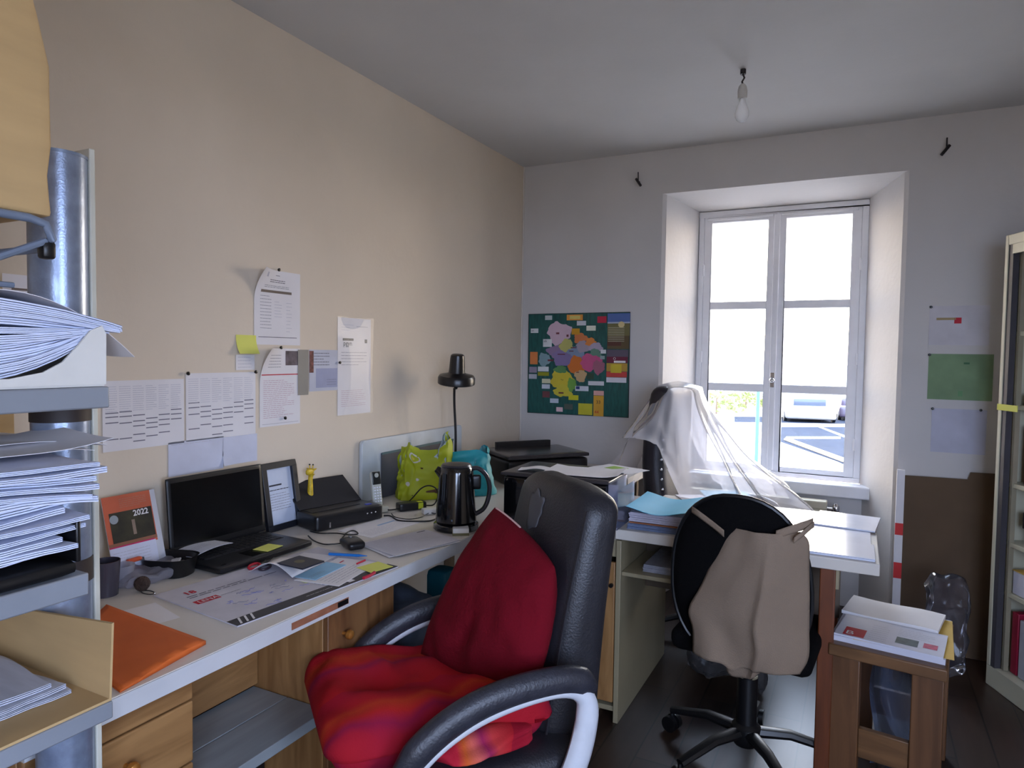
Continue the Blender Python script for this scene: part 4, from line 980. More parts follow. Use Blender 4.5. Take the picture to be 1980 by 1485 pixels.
# ============================================================ window wall: poster, sheets, hooks
PT = thing('map_poster', 'green pin-board map poster with coloured regions left of the window', 'poster', (0, 0, 0))
tl, tr, br_, bl_ = at(1027, 608, y=-.008), at(1222, 606, y=-.008), at(1215, 807, y=-.008), at(1021, 797, y=-.008)
PM = frame(bl_, br_-bl_, tl-bl_); PT.matrix_world = PM; PW, PH = (tr-tl).length, (tl-bl_).length
green = mat('poster_green', (26, 88, 84), .35, var=.18, scale=14, stretch=(5, 1, 1))
mb = MB(); mb.box((0, 0, -.006), (PW, PH, 0), green)
mb.box((-.003, -.003, -.007), (PW+.003, 0, .002), BLACK); mb.box((-.003, PH, -.007), (PW+.003, PH+.003, .002), BLACK)
mb.box((-.003, 0, -.007), (0, PH, .002), BLACK); mb.box((PW, 0, -.007), (PW+.003, PH, .002), BLACK)
# coordinates below in a 1450 x 1485 reading of the poster
def u_(x, y): return ((x-20)/1370*PW, (1400-y)/1350*PH)
def blob_(cx, cy, rx, ry, c, k, seed):
    R = random.Random(seed); n = 40; ph = [R.uniform(0, 6) for _ in range(4)]
    vs = []; X, Y = u_(cx, cy)
    for i in range(n):
        a = 2*PI*i/n; r = 1+.10*math.sin(3*a+ph[0])+.07*math.sin(5*a+ph[1])+.05*math.sin(9*a+ph[2])+.03*math.sin(14*a+ph[3])
        vs.append((X+rx/1370*PW*r*math.cos(a), Y+ry/1350*PH*r*math.sin(a), .0006+.00012*k))
    mb.add(vs, [tuple(range(n))], mat('map_%d' % seed, c, .5, var=.04))
regs = [(455, 310, 165, 150, (206, 178, 192)), (440, 560, 150, 90, (140, 118, 150)), (250, 670, 85, 90, (130, 160, 168)), (560, 640, 200, 110, (132, 116, 160)), (560, 480, 95, 90, (190, 184, 106)), (700, 560, 120, 70, (128, 146, 172)),
        (750, 380, 90, 70, (206, 120, 70)), (800, 490, 110, 75, (164, 152, 164)), (890, 430, 70, 55, (214, 130, 60)), (960, 500, 90, 60, (170, 158, 178)), (950, 590, 80, 70, (96, 134, 116)), (700, 740, 110, 120, (206, 112, 40)),
        (900, 700, 150, 110, (196, 84, 130)), (1000, 760, 80, 90, (160, 96, 118)), (760, 880, 80, 80, (200, 166, 120)), (500, 930, 160, 130, (206, 186, 54)), (520, 1090, 130, 80, (204, 190, 60)), (640, 1000, 60, 90, (110, 160, 70)), (480, 800, 90, 50, (90, 140, 84))]
for k, (cx, cy, rx, ry, c) in enumerate(regs): blob_(cx, cy, rx, ry, c, k, k+1)
rects = [(50, 245, 160, 305, (220, 222, 224)), (255, 70, 355, 130, (196, 204, 206)), (560, 65, 780, 140, (226, 150, 60)), (600, 80, 745, 125, (214, 196, 110)), (700, 150, 825, 210, (206, 206, 212)), (830, 215, 955, 280, (226, 224, 206)), (975, 95, 1095, 180, (190, 34, 66)),
         (630, 250, 740, 330, (206, 150, 30)), (230, 390, 355, 495, (218, 220, 220)), (45, 565, 155, 735, (220, 130, 70)), (65, 600, 140, 700, (226, 184, 130)), (35, 770, 145, 850, (150, 140, 160)), (160, 765, 315, 830, (214, 220, 222)), (160, 840, 320, 890, (150, 150, 30)),
         (30, 870, 145, 935, (184, 188, 196)), (220, 930, 340, 990, (216, 214, 180)), (220, 1005, 335, 1065, (206, 214, 224)), (230, 1100, 335, 1185, (110, 60, 66)), (340, 1195, 460, 1255, (196, 206, 220)), (600, 1140, 735, 1205, (206, 200, 30)), (610, 1160, 725, 1178, (30, 30, 20)),
         (690, 1015, 870, 1080, (210, 214, 222)), (700, 1020, 750, 1058, (40, 60, 120)), (865, 945, 1075, 1000, (210, 208, 212)), (940, 1070, 1075, 1130, (224, 170, 160)), (940, 1135, 1075, 1405, (214, 160, 50)), (735, 1245, 925, 1395, (196, 188, 50)), (430, 1310, 520, 1370, (226, 190, 196)), (540, 1260, 660, 1335, (84, 92, 84)),
         (1110, 60, 1400, 170, (84, 110, 170)), (1110, 165, 1400, 190, (176, 186, 206)), (1110, 190, 1395, 350, (116, 108, 66)), (1110, 350, 1390, 520, (96, 80, 50)), (1110, 430, 1290, 480, (90, 50, 40)), (1105, 530, 1385, 620, (92, 84, 100)), (1105, 535, 1245, 600, (206, 210, 214)), (1105, 620, 1380, 700, (110, 34, 60)), (1200, 672, 1350, 698, (236, 230, 230)),
         (1105, 705, 1375, 810, (190, 150, 60)), (1160, 720, 1300, 830, (206, 184, 50)), (1105, 815, 1370, 885, (196, 66, 60)), (1105, 890, 1365, 955, (220, 216, 222)), (1025, 530, 1095, 580, (220, 224, 226)), (1020, 610, 1080, 655, (150, 170, 170)), (845, 840, 940, 920, (50, 74, 56))]
for k, (x0, y0, x1, y1, c) in enumerate(rects):
    a = u_(x0, y1); b = u_(x1, y0); mb.patch(a[0], a[1], b[0], b[1], mat('ad_%d_%d_%d' % c, c, .5), lift=.003+.0001*(k % 5))
X, Y = u_(1290, 205); mb.add([(X+.02*math.cos(2*PI*i/20), Y+.019*math.sin(2*PI*i/20), .0042) for i in range(20)], [tuple(range(20))], mat('cream_disc', (226, 206, 150), .6))
for k in range(9): a = u_(1120, 240+k*22); b = u_(1330, 246+k*22); mb.patch(a[0], a[1], b[0], b[1], mat('beige_text', (186, 180, 160), .7), lift=.0042)
for (x, y, tx, s, c) in ((975, 1240, '33', .030, INK), (60, 285, 'on', .018, INK), (240, 430, 'sib', .020, INK), (1190, 660, 'O', .022, PAPER), (955, 1370, '44', .028, RED), (490, 945, 'Puy', .012, INK)):
    X, Y = u_(x, y); mb.text(tx, X, Y, s, c, lift=.0045)
for (x0, y0, x1, y1) in ((415, 300, 460, 325), (560, 330, 590, 360), (440, 588, 545, 600), (300, 665, 380, 690), (620, 500, 700, 512), (600, 545, 660, 556), (460, 1105, 530, 1125), (700, 828, 740, 838)):
    a = u_(x0, y1); b = u_(x1, y0); mb.patch(a[0], a[1], b[0], b[1], mat('map_text', (110, 50, 60), .7), lift=.0042)
mb.build('board', PT, smooth=False)
greens = mat('green_sheet', (124, 150, 114), .8, var=.12, scale=6)
wallsheet('wall_drawing', 'faint white sheet with a small red mark right of the window', 'paper', (1798, 592), (1912, 668), wall='y', m=mat('wall_white_sheet', (202, 198, 204), .8), top=lambda mb, w, h, R, f: (mb.patch(w*.42, h*.55, w*.54, h*.70, RED, M=R), mb.patch(w*.12, h*.64, w*.45, h*.70, mat('ochre_mark', (170, 150, 110), .8), M=R)))
wallsheet('wall_drawing', 'light green scribbled sheet on the wall beside the metal cabinet', 'paper', (1796, 684), (1918, 776), wall='y', m=greens, top=lambda mb, w, h, R, f: (mb.patch(w*.55, h*.78, w*.64, h*.82, mat('dark_scribble', (70, 110, 80), .8), M=R), mb.patch(w*.48, h*.08, w*.55, h*.2, mat('soft_scribble', (104, 146, 104), .8), M=R)))
wallsheet('wall_drawing', 'pale bluish sheet under the green sheet on the right wall stretch', 'paper', (1802, 789), (1905, 880), wall='y', m=mat('bluish_sheet', (186, 186, 202), .8))
for (px, py, what) in ((1800, 594, 'at the top corner of the faint white sheet'), (1797, 686, 'at the top corner of the green sheet'), (1803, 790, 'at the left corner of the bluish sheet'), (1896, 793, 'at the right corner of the bluish sheet')):
    q = at(px, py, y=0); mb = MB(); mb.lathe([(.0015, 0), (.0015, .004), (.006, .005), (.0065, .009), (0, .011)], pinm, n=12); o = mb.build('push_pin'); o.location = q+V(0, -.003, 0); o.rotation_euler = (PI/2, 0, 0)
    tag(o, 'tiny dark push pin '+what, 'pin', 'pins on the window wall')
hk = mat('dark_iron', (56, 52, 56), .5, .6)
for (px, py, sgn, lab) in ((1237, 352, 1, 'dark iron curtain hook near the ceiling, left of the window'), (1829, 290, -1, 'dark iron curtain hook near the ceiling, right of the window')):
    q = at(px, py, y=0); t_ = thing('wall_hook', lab, 'hook', q+V(0, -.001, 0), 0, 'curtain hooks'); mb = MB()
    mb.tube([(0, 0, .0), (0, -.03, 0), (0, -.035, .05)], .0035, hk, n=8); mb.build('pin', t_)
    mb = MB(); mb.tube([(-.012*sgn, -.034, .012), (.022*sgn, -.05, -.035)], .0075, hk, n=10); mb.build('hook', t_)

# bare bulb on the ceiling
q = at(1437, 134, z=CH)
t_ = thing('pendant_bulb', 'bare unlit bulb hanging in its socket from the ceiling', 'light bulb', (q.x, q.y, CH-.001))
bw = mat('bulb_holder', (196, 194, 190), .5)
mb = MB(); mb.cyl((0, 0, -.02), (0, 0, 0), .012, hk, n=12); mb.tube([(0, 0, -.02), (.006, 0, -.035), (-.003, 0, -.05), (0, 0, -.06)], .004, hk, n=8); mb.build('cord', t_)
mb = MB(); mb.lathe([(.008, -.125), (.019, -.12), (.020, -.09), (.016, -.07), (.008, -.06), (0, -.06)][::-1], bw); mb.build('socket', t_)
mb = MB(); mb.lathe([(.013, -.12), (.014, -.135), (.022, -.155), (.029, -.178), (.029, -.192), (.022, -.208), (.01, -.217), (0, -.219)], clear('bulb_glass', (.97, .97, .97), gloss=.5, rough=.05, diff=.35)); mb.build('glass_bulb', t_)
mb = MB(); mb.tube([(-.006, 0, -.13), (-.008, 0, -.165), (0, 0, -.172), (.008, 0, -.165), (.006, 0, -.13)], .001, DARKMETAL, n=5); mb.build('filament', t_)
# ============================================================ things on the left worktop
def quadsheet(name, lab, cat, bl, br, tl, z, m=PAPER, th=.0012, f=None, top=None, nx=1, ny=1, grp=None, w=None, h=None):
    """rectangular sheet lying at height z; corners given as picture positions"""
    a, b, c = at(*bl, z=z), at(*br, z=z), at(*tl, z=z)
    M = frame(a, b-a, c-a); w = w or (b-a).length; h = h or (c-a).dot(M.col[1].xyz)
    mb = MB(); mb.sheet(w, h, m, t=th, f=f, nx=nx, ny=ny)
    if top: top(mb, w, h, (lambda x, y: (f(x, y) if f else 0)+th-.0008))
    o = mb.build(name, ang=60); o.matrix_world = M; return tag(o, lab, cat, grp)
Z0 = DZ+.0006
# desk pad
padm = mat('desk_pad_paper', (196, 192, 200), .65, var=.05, scale=14); bar = mat('pad_bar', (58, 56, 60), .6)
penb = mat('pen_scribble', (130, 130, 176), .8)
def pad(mb, w, h, f):
    mb.patch(0, 0, w, h*.12, bar, f=f, nx=4); 
    for k in range(3): mb.add([(.012+.018*k, .004, f(0, 0)+.0022), (.018+.018*k, .004, f(0, 0)+.0022), (.034+.018*k, h*.11, f(0, 0)+.0022), (.028+.018*k, h*.11, f(0, 0)+.0022)], [(0, 1, 2, 3)], PAPER)
    mb.lines(w*.40, h*.04, w*.62, h*.08, 1, PAPER, f=f, lift=.002, seed=3); mb.patch(w*.66, h*.03, w*.70, h*.09, PAPER, f=f, lift=.002)
    mb.text('18', w*.085, h*.80, .034, RED, f=f, bold=.0012); mb.lines(w*.07, h*.70, w*.62, h*.77, 2, INK, f=f, seed=4, th=.0035); mb.patch(w*.05, h*.56, w*.17, h*.635, RED, f=f)
    mb.text('LENA', w*.062, h*.572, .024, PAPER, f=f, lift=.002); mb.lines(w*.18, h*.58, w*.3, h*.61, 1, INK, f=f, seed=6)
    R = random.Random(5)
    for k in range(46):
        x, y = R.uniform(.12, .88)*w, R.uniform(.16, .60)*h; L = R.uniform(.008, .05); a = R.uniform(-.5, .5)
        pts = [V(x+L*t/5*math.cos(a), y+L*t/5*math.sin(a)+.004*math.sin(t*2.2+k), f(0, 0)+.0014) for t in range(6)]
        mb.tube(pts, .0007, penb if R.random() < .7 else midp, n=4)
    for k in range(14): X = R.uniform(.5, .95)*w; Y = R.uniform(.14, .3)*h; mb.patch(X, Y, X+.008, Y+.004, penb, f=f)
quadsheet('desk_pad', 'large paper desk pad with black bar, red 18 and pen scribbles', 'desk pad', (459, 1213), (770, 1097), (300, 1152), Z0, m=padm, th=.003, top=pad)
# orange folder
orm = mat('orange_card', (206, 96, 30), .7, var=.05)
mb = MB(); a, b, c, d = [at(*p, z=Z0) for p in ((398, 1246), (206, 1172), (120, 1255), (232, 1340))]
def orf(u, v, lift):
    lift *= .5
    p = a*(1-u)*(1-v)+b*u*(1-v)+d*(1-u)*v+c*u*v; p.z = Z0+lift*(.2+.8*max(0, 1-u*1.2)*math.sin(PI*min(1, v+.15)))+.0005; return p
mb.grid(lambda u, v: orf(u, v, .0), orm, 16, 16); mb.grid(lambda u, v: orf(u, v, .022)+V(0, 0, .002), orm, 16, 16); mb.grid(lambda u, v: orf(0, u, .0).lerp(orf(0, u, .022)+V(0, 0, .002), v), orm, 12, 1)
tag(mb.build('orange_folder', ang=50, solid=.0008, loc=a), 'orange card folder lying at the left end of the worktop', 'folder')
quadsheet('loose_sheet', 'white sheet peeking out under the orange folder', 'paper', (300, 1165), (385, 1215), (215, 1160), Z0, th=.0003, w=.15, h=.1)
# laptop
lap = mat('laptop_black', (17, 17, 20), .4, var=.02); scrn = mat('laptop_screen', (8, 9, 11), .18, var=.0); keym = mat('laptop_keys', (24, 24, 28), .5)
hl, hr, fr_, fl_ = at(331, 1066, z=.797), at(514, 1024, z=.797), at(608, 1044, z=.797), at(432, 1099, z=.797)
hl.x += .022; hr.x += .012
for p_ in (hl, hr, fr_, fl_): p_.y -= .012
q = (hl+hr+fr_+fl_)/4
t_ = thing('laptop', 'open black laptop with dark screen standing against the left wall', 'laptop', (q.x, q.y, DZ))
MW = t_.matrix_world.copy(); O_ = V(q.x, q.y, DZ)
M = frame(fl_-O_, fr_-fl_, hl-fl_); W_ = .372; H_ = .24; M.translation = V(M.translation.x, M.translation.y, .003)
mb = MB(); mb.rbox((W_/2, H_/2, .010), (W_/2, H_/2, .0105), .008, lap, M=M, n=8); base = mb.build('base', t_, ang=50)
mb = MB(); mb.box((.03, .11, .0205), (W_-.03, H_-.03, .0218), keym, M=M)
for r in range(5):
    for c in range(14): mb.box((.034+c*.0218, .114+r*.024, .0218), (.034+c*.0218+.0185, .114+r*.024+.020, .0235), keym, M=M)
mb.build('keyboard', base, smooth=False)
mb = MB(); mb.box((W_*.36, .02, .0205), (W_*.62, .085, .0210), scrn, M=M); mb.build('touchpad', base, smooth=False)
tl = at(313, 925, x=.035)-O_; hL = M @ V(0, H_-.004, .022); hR = M @ V(W_, H_-.004, .022)
Xd = (hR-hL).normalized(); Yd = V(-.022, -.0, .245); S = frame(hL+V(.004, -.004, 0), Xd, Yd); hS = .243
mb = MB(); mb.rbox((W_/2, hS/2, 0), (W_/2, hS/2, .005), .005, lap, M=S, n=8); lid = mb.build('screen_lid', t_, ang=50)
mb = MB(); mb.box((.014, .024, .0052), (W_-.014, hS-.016, .0058), scrn, M=S); mb.build('display', lid, smooth=False)
LM = Matrix.Translation(O_) @ M
mb = MB(); mb.sheet(.17, .095, mat('laptop_paper', (206, 208, 220), .7), M=Matrix.Rotation(.16, 4, 'Z'), f=lambda x, y: .008*math.sin(x*17), nx=12, ny=3, t=.001); 
mb.lines(.02, .03, .12, .06, 3, GREYINK, M=Matrix.Rotation(.16, 4, 'Z'), f=lambda x, y: .008*math.sin(x*17)+.0012)
o = mb.build('folded_paper', ang=60); o.matrix_world = LM @ Matrix.Translation((.0, .125, .034)); tag(o, 'folded white paper lying on the laptop keyboard', 'paper')
mb = MB(); mb.sheet(.075, .06, YEL, t=.001); o = mb.build('sticky_note'); o.matrix_world = LM @ Matrix.Translation((.19, .015, .0225)) @ Matrix.Rotation(.15, 4, 'Z'); tag(o, 'yellow sticky note on the laptop palm rest', 'sticky note')
mb = MB(); mb.box((.02, .02, .0206), (.04, .03, .0211), CHROME, M=M); o = mb.build('logo_sticker', base); o['label'] = 'small pale sticker'
# calendar
t_ = thing('calendar', 'orange and white 2022 desk calendar leaning between tray and laptop', 'calendar', (0, 0, 0))
a = at(222, 1085, x=.10); b = at(324, 1062, x=.10); W_ = .165; H_ = .245
CM = frame((.10, a.y+.0, DZ+.004), (.02, 1, .0), (-.075, -.02, .27)); t_.matrix_world = CM
co_ = mat('calendar_orange', (196, 92, 60), .6, var=.1)
mb = MB(); mb.box((0, 0, -.002), (W_, H_, 0), mat('calendar_card', (196, 196, 204), .7))
mb.patch(0, H_*.37, W_*.9, H_, co_, lift=.0006); mb.patch(.014, H_*.42, W_*.88, H_*.80, mat('calendar_photo', (44, 40, 22), .6, var=.5, scale=18), lift=.001)
mb.patch(.0, H_*.40, W_*.9, H_*.44, mat('calendar_path', (140, 90, 66), .7), lift=.0012); mb.patch(0, H_*.08, W_*.86, H_*.385, mat('calendar_grid', (206, 208, 226), .7), lift=.0008)
for y_ in (.09, .385): mb.patch(.0, H_*y_, W_*.84, H_*y_+.004, mat('pink_bar', (190, 30, 90), .7), lift=.0014)
mb.text('2022', W_*.52, H_*.72, .024, PAPER, lift=.0016, bold=.0006); mb.patch(W_*.47, H_*.50, W_*.53, H_*.68, mat('statue', (140, 120, 104), .8), lift=.0014)
mb.add([(W_*.16+.013*math.cos(2*PI*i/18), H_*.72+.013*math.sin(2*PI*i/18), .0015) for i in range(18)], [tuple(range(18))], mat('pale_disc', (150, 156, 160), .7))
mb.lines(W_*.3, H_*.84, W_*.86, H_*.96, 5, mat('orange_text', (176, 120, 100), .7), lift=.0012, seed=9); mb.lines(W_*.05, H_*.13, W_*.8, H_*.34, 6, faint, lift=.0014, seed=2)
mb.build('card', t_, smooth=False)
# white tumbler behind tray, black tray with clips
q = at(250, 1105, z=Z0)
t_ = thing('paperclip_tray', 'round-ended black desk tray holding silver clips beside the laptop', 'tray', (0, 0, 0)); q = at(320, 1094, z=Z0); q.x = .15; q.y = -2.665; t_.location = q; t_.rotation_euler = (0, 0, .35)
mb = MB(); outl = [V(.075*math.copysign(abs(math.cos(a))**.6, math.cos(a)), .055*math.copysign(abs(math.sin(a))**.75, math.sin(a)), 0) for a in [2*PI*k/40 for k in range(40)]]
def tr_(u, v):
    p = outl[int(round(u*40)) % 40]; s = [(.88, 0), (1, .05), (1.08, .055), (.97, .053), (.84, .014), (0.01, .012)][int(round(v*5))]; return V(p.x*s[0], p.y*s[0], s[1])
mb.grid(tr_, BLACK, 40, 5, closeu=True); mb.build('bowl', t_, ang=50)
R = random.Random(4)
for k in range(9):
    x, y = R.uniform(-.035, .035), R.uniform(-.02, .02); a = R.uniform(0, 6); d = V(math.cos(a), math.sin(a), .15); n_ = V(-d.y, d.x, 0)
    mb = MB(); c = V(x, y, .018+.002*k); mb.tube([c-d*.014, c+d*.014, c+d*.016+n_*.004, c+d*.012+n_*.007, c-d*.010+n_*.007, c-d*.012+n_*.004, c+d*.008+n_*.003], .0009, CHROME, n=5)
    o = mb.build('paper_clip'); o.location = q; tag(o, 'tiny silver paper clip in the black desk tray', 'paper clip', 'paper clips in the black tray')
mb = MB(); mb.box((-.012, -.010, 0), (.016, .012, .006), mat('pale_eraser', (200, 200, 204), .6)); o = mb.build('eraser', bevel=.002); o.location = q+V(.01, .01, .034); o.rotation_euler = (.2, -.2, .6); tag(o, 'small pale eraser on the clips in the black tray', 'eraser')
q = at(205, 1150, z=Z0)
t_ = thing('pen_pot', 'dark translucent pen pot half hidden behind the shelving papers', 'pot', q)
mb = MB(); mb.lathe([(.03, 0), (.036, .095), (.033, .095), (.028, .004), (0, .004)], mat('smoky_plastic', (66, 62, 72), .25)); mb.build('cup', t_)
q = at(232, 1122, z=Z0); q.x = max(q.x, .2)
mb = MB(); mb.lathe([(.022, 0), (.026, .004), (.032, .06), (.030, .06), (.022, .006), (0, .006)], clear('frosted_cup', (.9, .9, .94), gloss=.6, body=(206, 206, 216), diff=.5)); o = mb.build('clear_cup'); o.location = V(.13, -2.80, Z0); tag(o, 'frosted plastic cup behind the pen pot near the calendar', 'cup')
def crumple(amp, fr=18):
    def g(p): return p+noise.noise_vector(p*fr)*amp+noise.noise_vector(p*fr*2.3)*amp*.4
    return g
q = at(285, 1118, z=Z0)
mb = MB(); mb.rbox((0, 0, .016), (.07, .10, .014), .012, clear('white_wrap', (.95, .95, 1), gloss=.6, rough=.2, body=(216, 214, 224), diff=.55), n=18, deform=crumple(.012, 26)); o = mb.build('plastic_wrapper', ang=30); o.location = q+V(0, .0, .004); tag(o, 'crumpled clear plastic wrapper on the worktop before the black tray', 'wrapper')
mb = MB(); mb.rbox((0, 0, .006), (.008, .022, .006), .005, mat('orange_plastic', (206, 84, 50), .4), n=6); o = mb.build('orange_clip'); o.location = q+V(-.03, -.02, .05); tag(o, 'small orange plastic piece on the clear wrapper', 'clip')
# pompom key ring
q = at(275, 1143, z=Z0)
t_ = thing('key_ring', 'dark brown fluffy ball key ring with a wire loop', 'key ring', q)
pm = mat('brown_pompom', (66, 48, 40), .95, var=.2, scale=60, bump=1, bscale=120)
def pom(u, v):
    a, b = 2*PI*u, PI*v; r = .0205*(1+.05*noise.noise(V(math.cos(a)*6, math.sin(a)*6, b*4))); return V(r*math.cos(a)*math.sin(b), r*math.sin(a)*math.sin(b), .021-r*math.cos(b))
mb = MB(); mb.grid(pom, pm, 32, 20, closeu=True); mb.build('pompom', t_)
mb = MB(); mb.tube([(.03+.024*math.cos(a), -.004+.011*math.sin(a), .003) for a in [2*PI*k/24 for k in range(24)]], .0013, DARKMETAL, n=6, close=True); mb.ball((.056, -.002, .004), .004, CHROME, n=8); mb.build('wire_loop', t_)
# scissors under the papers
t_ = thing('scissors', 'scissors with one red and one dark handle near the laptop', 'scissors', at(490, 1098, z=DZ+.005), .5)
for k, (m_, dx, dy, rot) in enumerate(((RED, .0, .008, .5), (mat('dark_handle', (50, 34, 42), .4), .035, .0, .1))):
    mb = MB(); mb.tube([V(dx+.015*math.cos(a), dy+.027*math.sin(a), .003) for a in [2*PI*i/24 for i in range(24)]], .004, m_, n=8, close=True); mb.build('handle', t_)
mb = MB(); mb.box((.0, .03, 0), (.012, .13, .0015), CHROME); mb.box((.02, .03, .0016), (.03, .13, .003), CHROME); mb.build('blade', t_)
# arch-bent paper with passport booklet
def arch(x, y): return .030*math.exp(-((x-.09)**2)/.0035)
quadsheet('bent_sheet', 'white sheet arched up under the dark booklet beside the scissors', 'paper', (565, 1117), (650, 1075), (500, 1080), DZ+.0062, f=lambda x, y: .034*max(0, math.sin(PI*min(1, max(0, (y)/.15))))*max(0, 1-x/.16)**.5, nx=14, ny=14, w=.15, h=.155)
def dl(mb, w, h, f): mb.lines(w*.08, h*.1, w*.9, h*.8, 8, GREYINK, f=f, seed=21); mb.patch(w*.8, h*.75, w*.9, h*.79, RED, f=f)
quadsheet('printed_sheet', 'white printed sheet on the desk pad under the blue slip', 'paper', (655, 1134), (748, 1080), (592, 1108), DZ+.0046, top=dl, w=.235, h=.15)
quadsheet('printed_sheet', 'white sheet tucked behind the dark booklet', 'paper', (606, 1098), (660, 1070), (570, 1068), DZ+.0046, w=.13, h=.12, th=.0006)
bsl = mat('blue_slip', (150, 196, 226), .75)
quadsheet('blue_slip', 'light blue paper slip lying in front of the dark booklet', 'paper', (610, 1122), (700, 1078), (588, 1107), DZ+.0066, m=bsl, top=lambda mb, w, h, f: mb.lines(.01, .02, w*.6, h*.5, 2, GREYINK, f=f), w=.155, h=.075)
quadsheet('green_slip', 'pale yellow-green slip under the white sheet edge', 'paper', (590, 1128), (650, 1112), (572, 1112), DZ+.0044, m=mat('green_yellow_slip', (206, 212, 166), .8), th=.0004, w=.10, h=.05)
nav = mat('navy_cover', (28, 32, 48), .5)
def pas(mb, w, h, f): mb.add([(w/2+.016*math.cos(2*PI*i/24), h*.55+.016*math.sin(2*PI*i/24), f(0, 0)+.0014) for i in range(24)], [tuple(range(24))], mat('gilt', (96, 88, 60), .5))
quadsheet('booklet', 'small dark navy booklet with faint gilt emblem on bent sheet', 'booklet', (585, 1102), (632, 1085), (562, 1074), DZ+.036, m=nav, th=.004, top=pas, w=.088, h=.105)
quadsheet('sticky_note', 'pale yellow sticky note at the right end of the desk pad', 'sticky note', (718, 1108), (766, 1094), (700, 1092), DZ+.0062, m=YEL, th=.0005, w=.085, h=.075)
# blue pen
a, b = at(636, 1071, z=DZ+.011), at(710, 1075, z=DZ+.011)
t_ = thing('blue_pen', 'blue ballpoint pen lying beyond the blue slip', 'pen', (a+b)/2); O_ = V((a+b)/2)
bp_ = mat('pen_blue', (20, 110, 190), .35); d = (b-a).normalized()
mb = MB(); mb.tube([a-O_, a-O_+d*.10], .0048, bp_, n=12); mb.build('barrel', t_); mb = MB(); mb.tube([a-O_+d*.1005, b-O_], lambda t: .0046-.0036*t, bp_, n=12); mb.build('tip', t_)
a, b = at(690, 1090, z=DZ+.009), at(706, 1083, z=DZ+.009)
mb = MB(); mb.tube([a, b], .003, RED, n=8); tag(mb.build('red_pen_cap', loc=a), 'small red cap lying on the printed sheet', 'pen cap')
a, b = at(703, 1118, z=DZ+.009), at(724, 1107, z=DZ+.009)
mb = MB(); mb.tube([a, (a+b)/2+V(.004, 0, 0), b], .005, mat('magenta_red', (190, 24, 60), .4), n=8); tag(mb.build('red_clip', loc=a), 'red bulldog clip on the black bar of the desk pad', 'clip')
# picture frame
t_ = thing('picture_frame', 'black photo frame holding a printed letter, right of the laptop', 'picture frame', (0, 0, 0))
a = at(519, 1014, x=.05); b = at(581, 996, x=.05); W_ = .185; H_ = .255
FM = frame((.055, a.y-.005, DZ+.001), (.02, 1, 0), (-.045, .0, .26)); t_.matrix_world = FM
W_ = b.y-a.y+.005
bf = mat('frame_black', (26, 28, 36), .4)
mb = MB(); e = .022; mb.box((0, 0, -.008), (W_, e, .008), bf); mb.box((0, H_-e, -.008), (W_, H_, .008), bf); mb.box((0, e, -.008), (e, H_-e, .008), bf); mb.box((W_-e, e, -.008), (W_, H_-e, .008), bf); mb.box((0, 0, -.012), (W_, H_, -.0081), bf); mb.build('frame', t_, bevel=.002)
mb = MB(); mb.box((e, e, -.008), (W_-e, H_-e, -.004), mat('letter_paper', (196, 204, 222), .5))
mb.lines(e+.01, H_*.64, W_*.62, H_*.68, 1, INK, lift=-.003, th=.006, seed=1, words=False); mb.lines(e+.01, H_*.57, W_-.03, H_*.61, 1, INK, lift=-.003, th=.003, seed=2); mb.lines(e+.01, H_*.28, W_-.03, H_*.55, 7, midp, lift=-.003, seed=3); mb.build('letter', t_, smooth=False)
mb = MB(); mb.box((W_*.3, .02, -.013), (W_*.7, .15, -.010), bf); mb.build('easel_back', t_)
# giraffe figure
gy = mat('giraffe_yellow', (222, 186, 40), .5, var=.2, scale=50)
q = at(600, 996, x=.045); 
t_ = thing('toy_giraffe', 'slim yellow toy giraffe standing behind the picture frame', 'toy', (.045, q.y, DZ+.001), .3); t_.scale = (.82, .82, .80)
mb = MB(); P = [V(0, 0, 0), V(0, 0, .08), V(0, .0, .16), V(.0, .002, .215), V(.004, .004, .235)]
mb.tube(catmull(P, 4), lambda t: .020-.009*min(1, t*1.5)+.006*max(0, t-.8)*5, gy, n=14); mb.rbox((0, -.008, .245), (.014, .028, .015), .012, gy, n=8, deform=lambda p: V(p.x*(1-.25*(p.y < 0)), p.y, p.z))
mb.build('body', t_, ang=70)
for s in (-1, 1):
    mb = MB(); mb.cyl((s*.007, .008, .255), (s*.009, .01, .275), .0028, gy, n=8); mb.ball((s*.009, .01, .277), .0042, BLACK, n=8); mb.build('horn', t_)
    mb = MB(); mb.tube([(s*.012, .01, .252), (s*.026, .014, .258)], lambda t: .006-.004*t, gy, n=8); mb.build('ear', t_)
    mb = MB(); mb.tube([(s*.012, 0, .03), (s*.014, .006, .0)], .009, gy, n=8); mb.build('leg', t_)
# portable printer with the lid open
pk = mat('printer_black', (18, 18, 22), .35, var=.03); pk2 = mat('printer_black_soft', (26, 26, 32), .5)
fl = at(612, 1031, z=Z0); fr2 = at(741, 1003, z=Z0)
d = fr2-fl; ang = math.atan2(d.y, d.x); Wp = d.length
t_ = thing('portable_printer', 'small black portable printer with its lid open beside photo frame', 'printer', (fl.x, fl.y, Z0), ang)
mb = MB(); mb.rbox((Wp/2, .07, .031), (Wp/2, .07, .030), .010, pk, n=8); mb.build('body', t_, ang=40)
mb = MB(); mb.add([(.012, .135, .058), (Wp-.012, .135, .058), (Wp-.03, .24, .150), (.0, .24, .150), (.012, .131, .062), (Wp-.012, .131, .062), (Wp-.03, .236, .154), (.0, .236, .154)], [(0, 1, 2, 3), (7, 6, 5, 4), (0, 4, 5, 1), (1, 5, 6, 2), (2, 6, 7, 3), (3, 7, 4, 0)], pk2); mb.build('lid', t_, smooth=False)
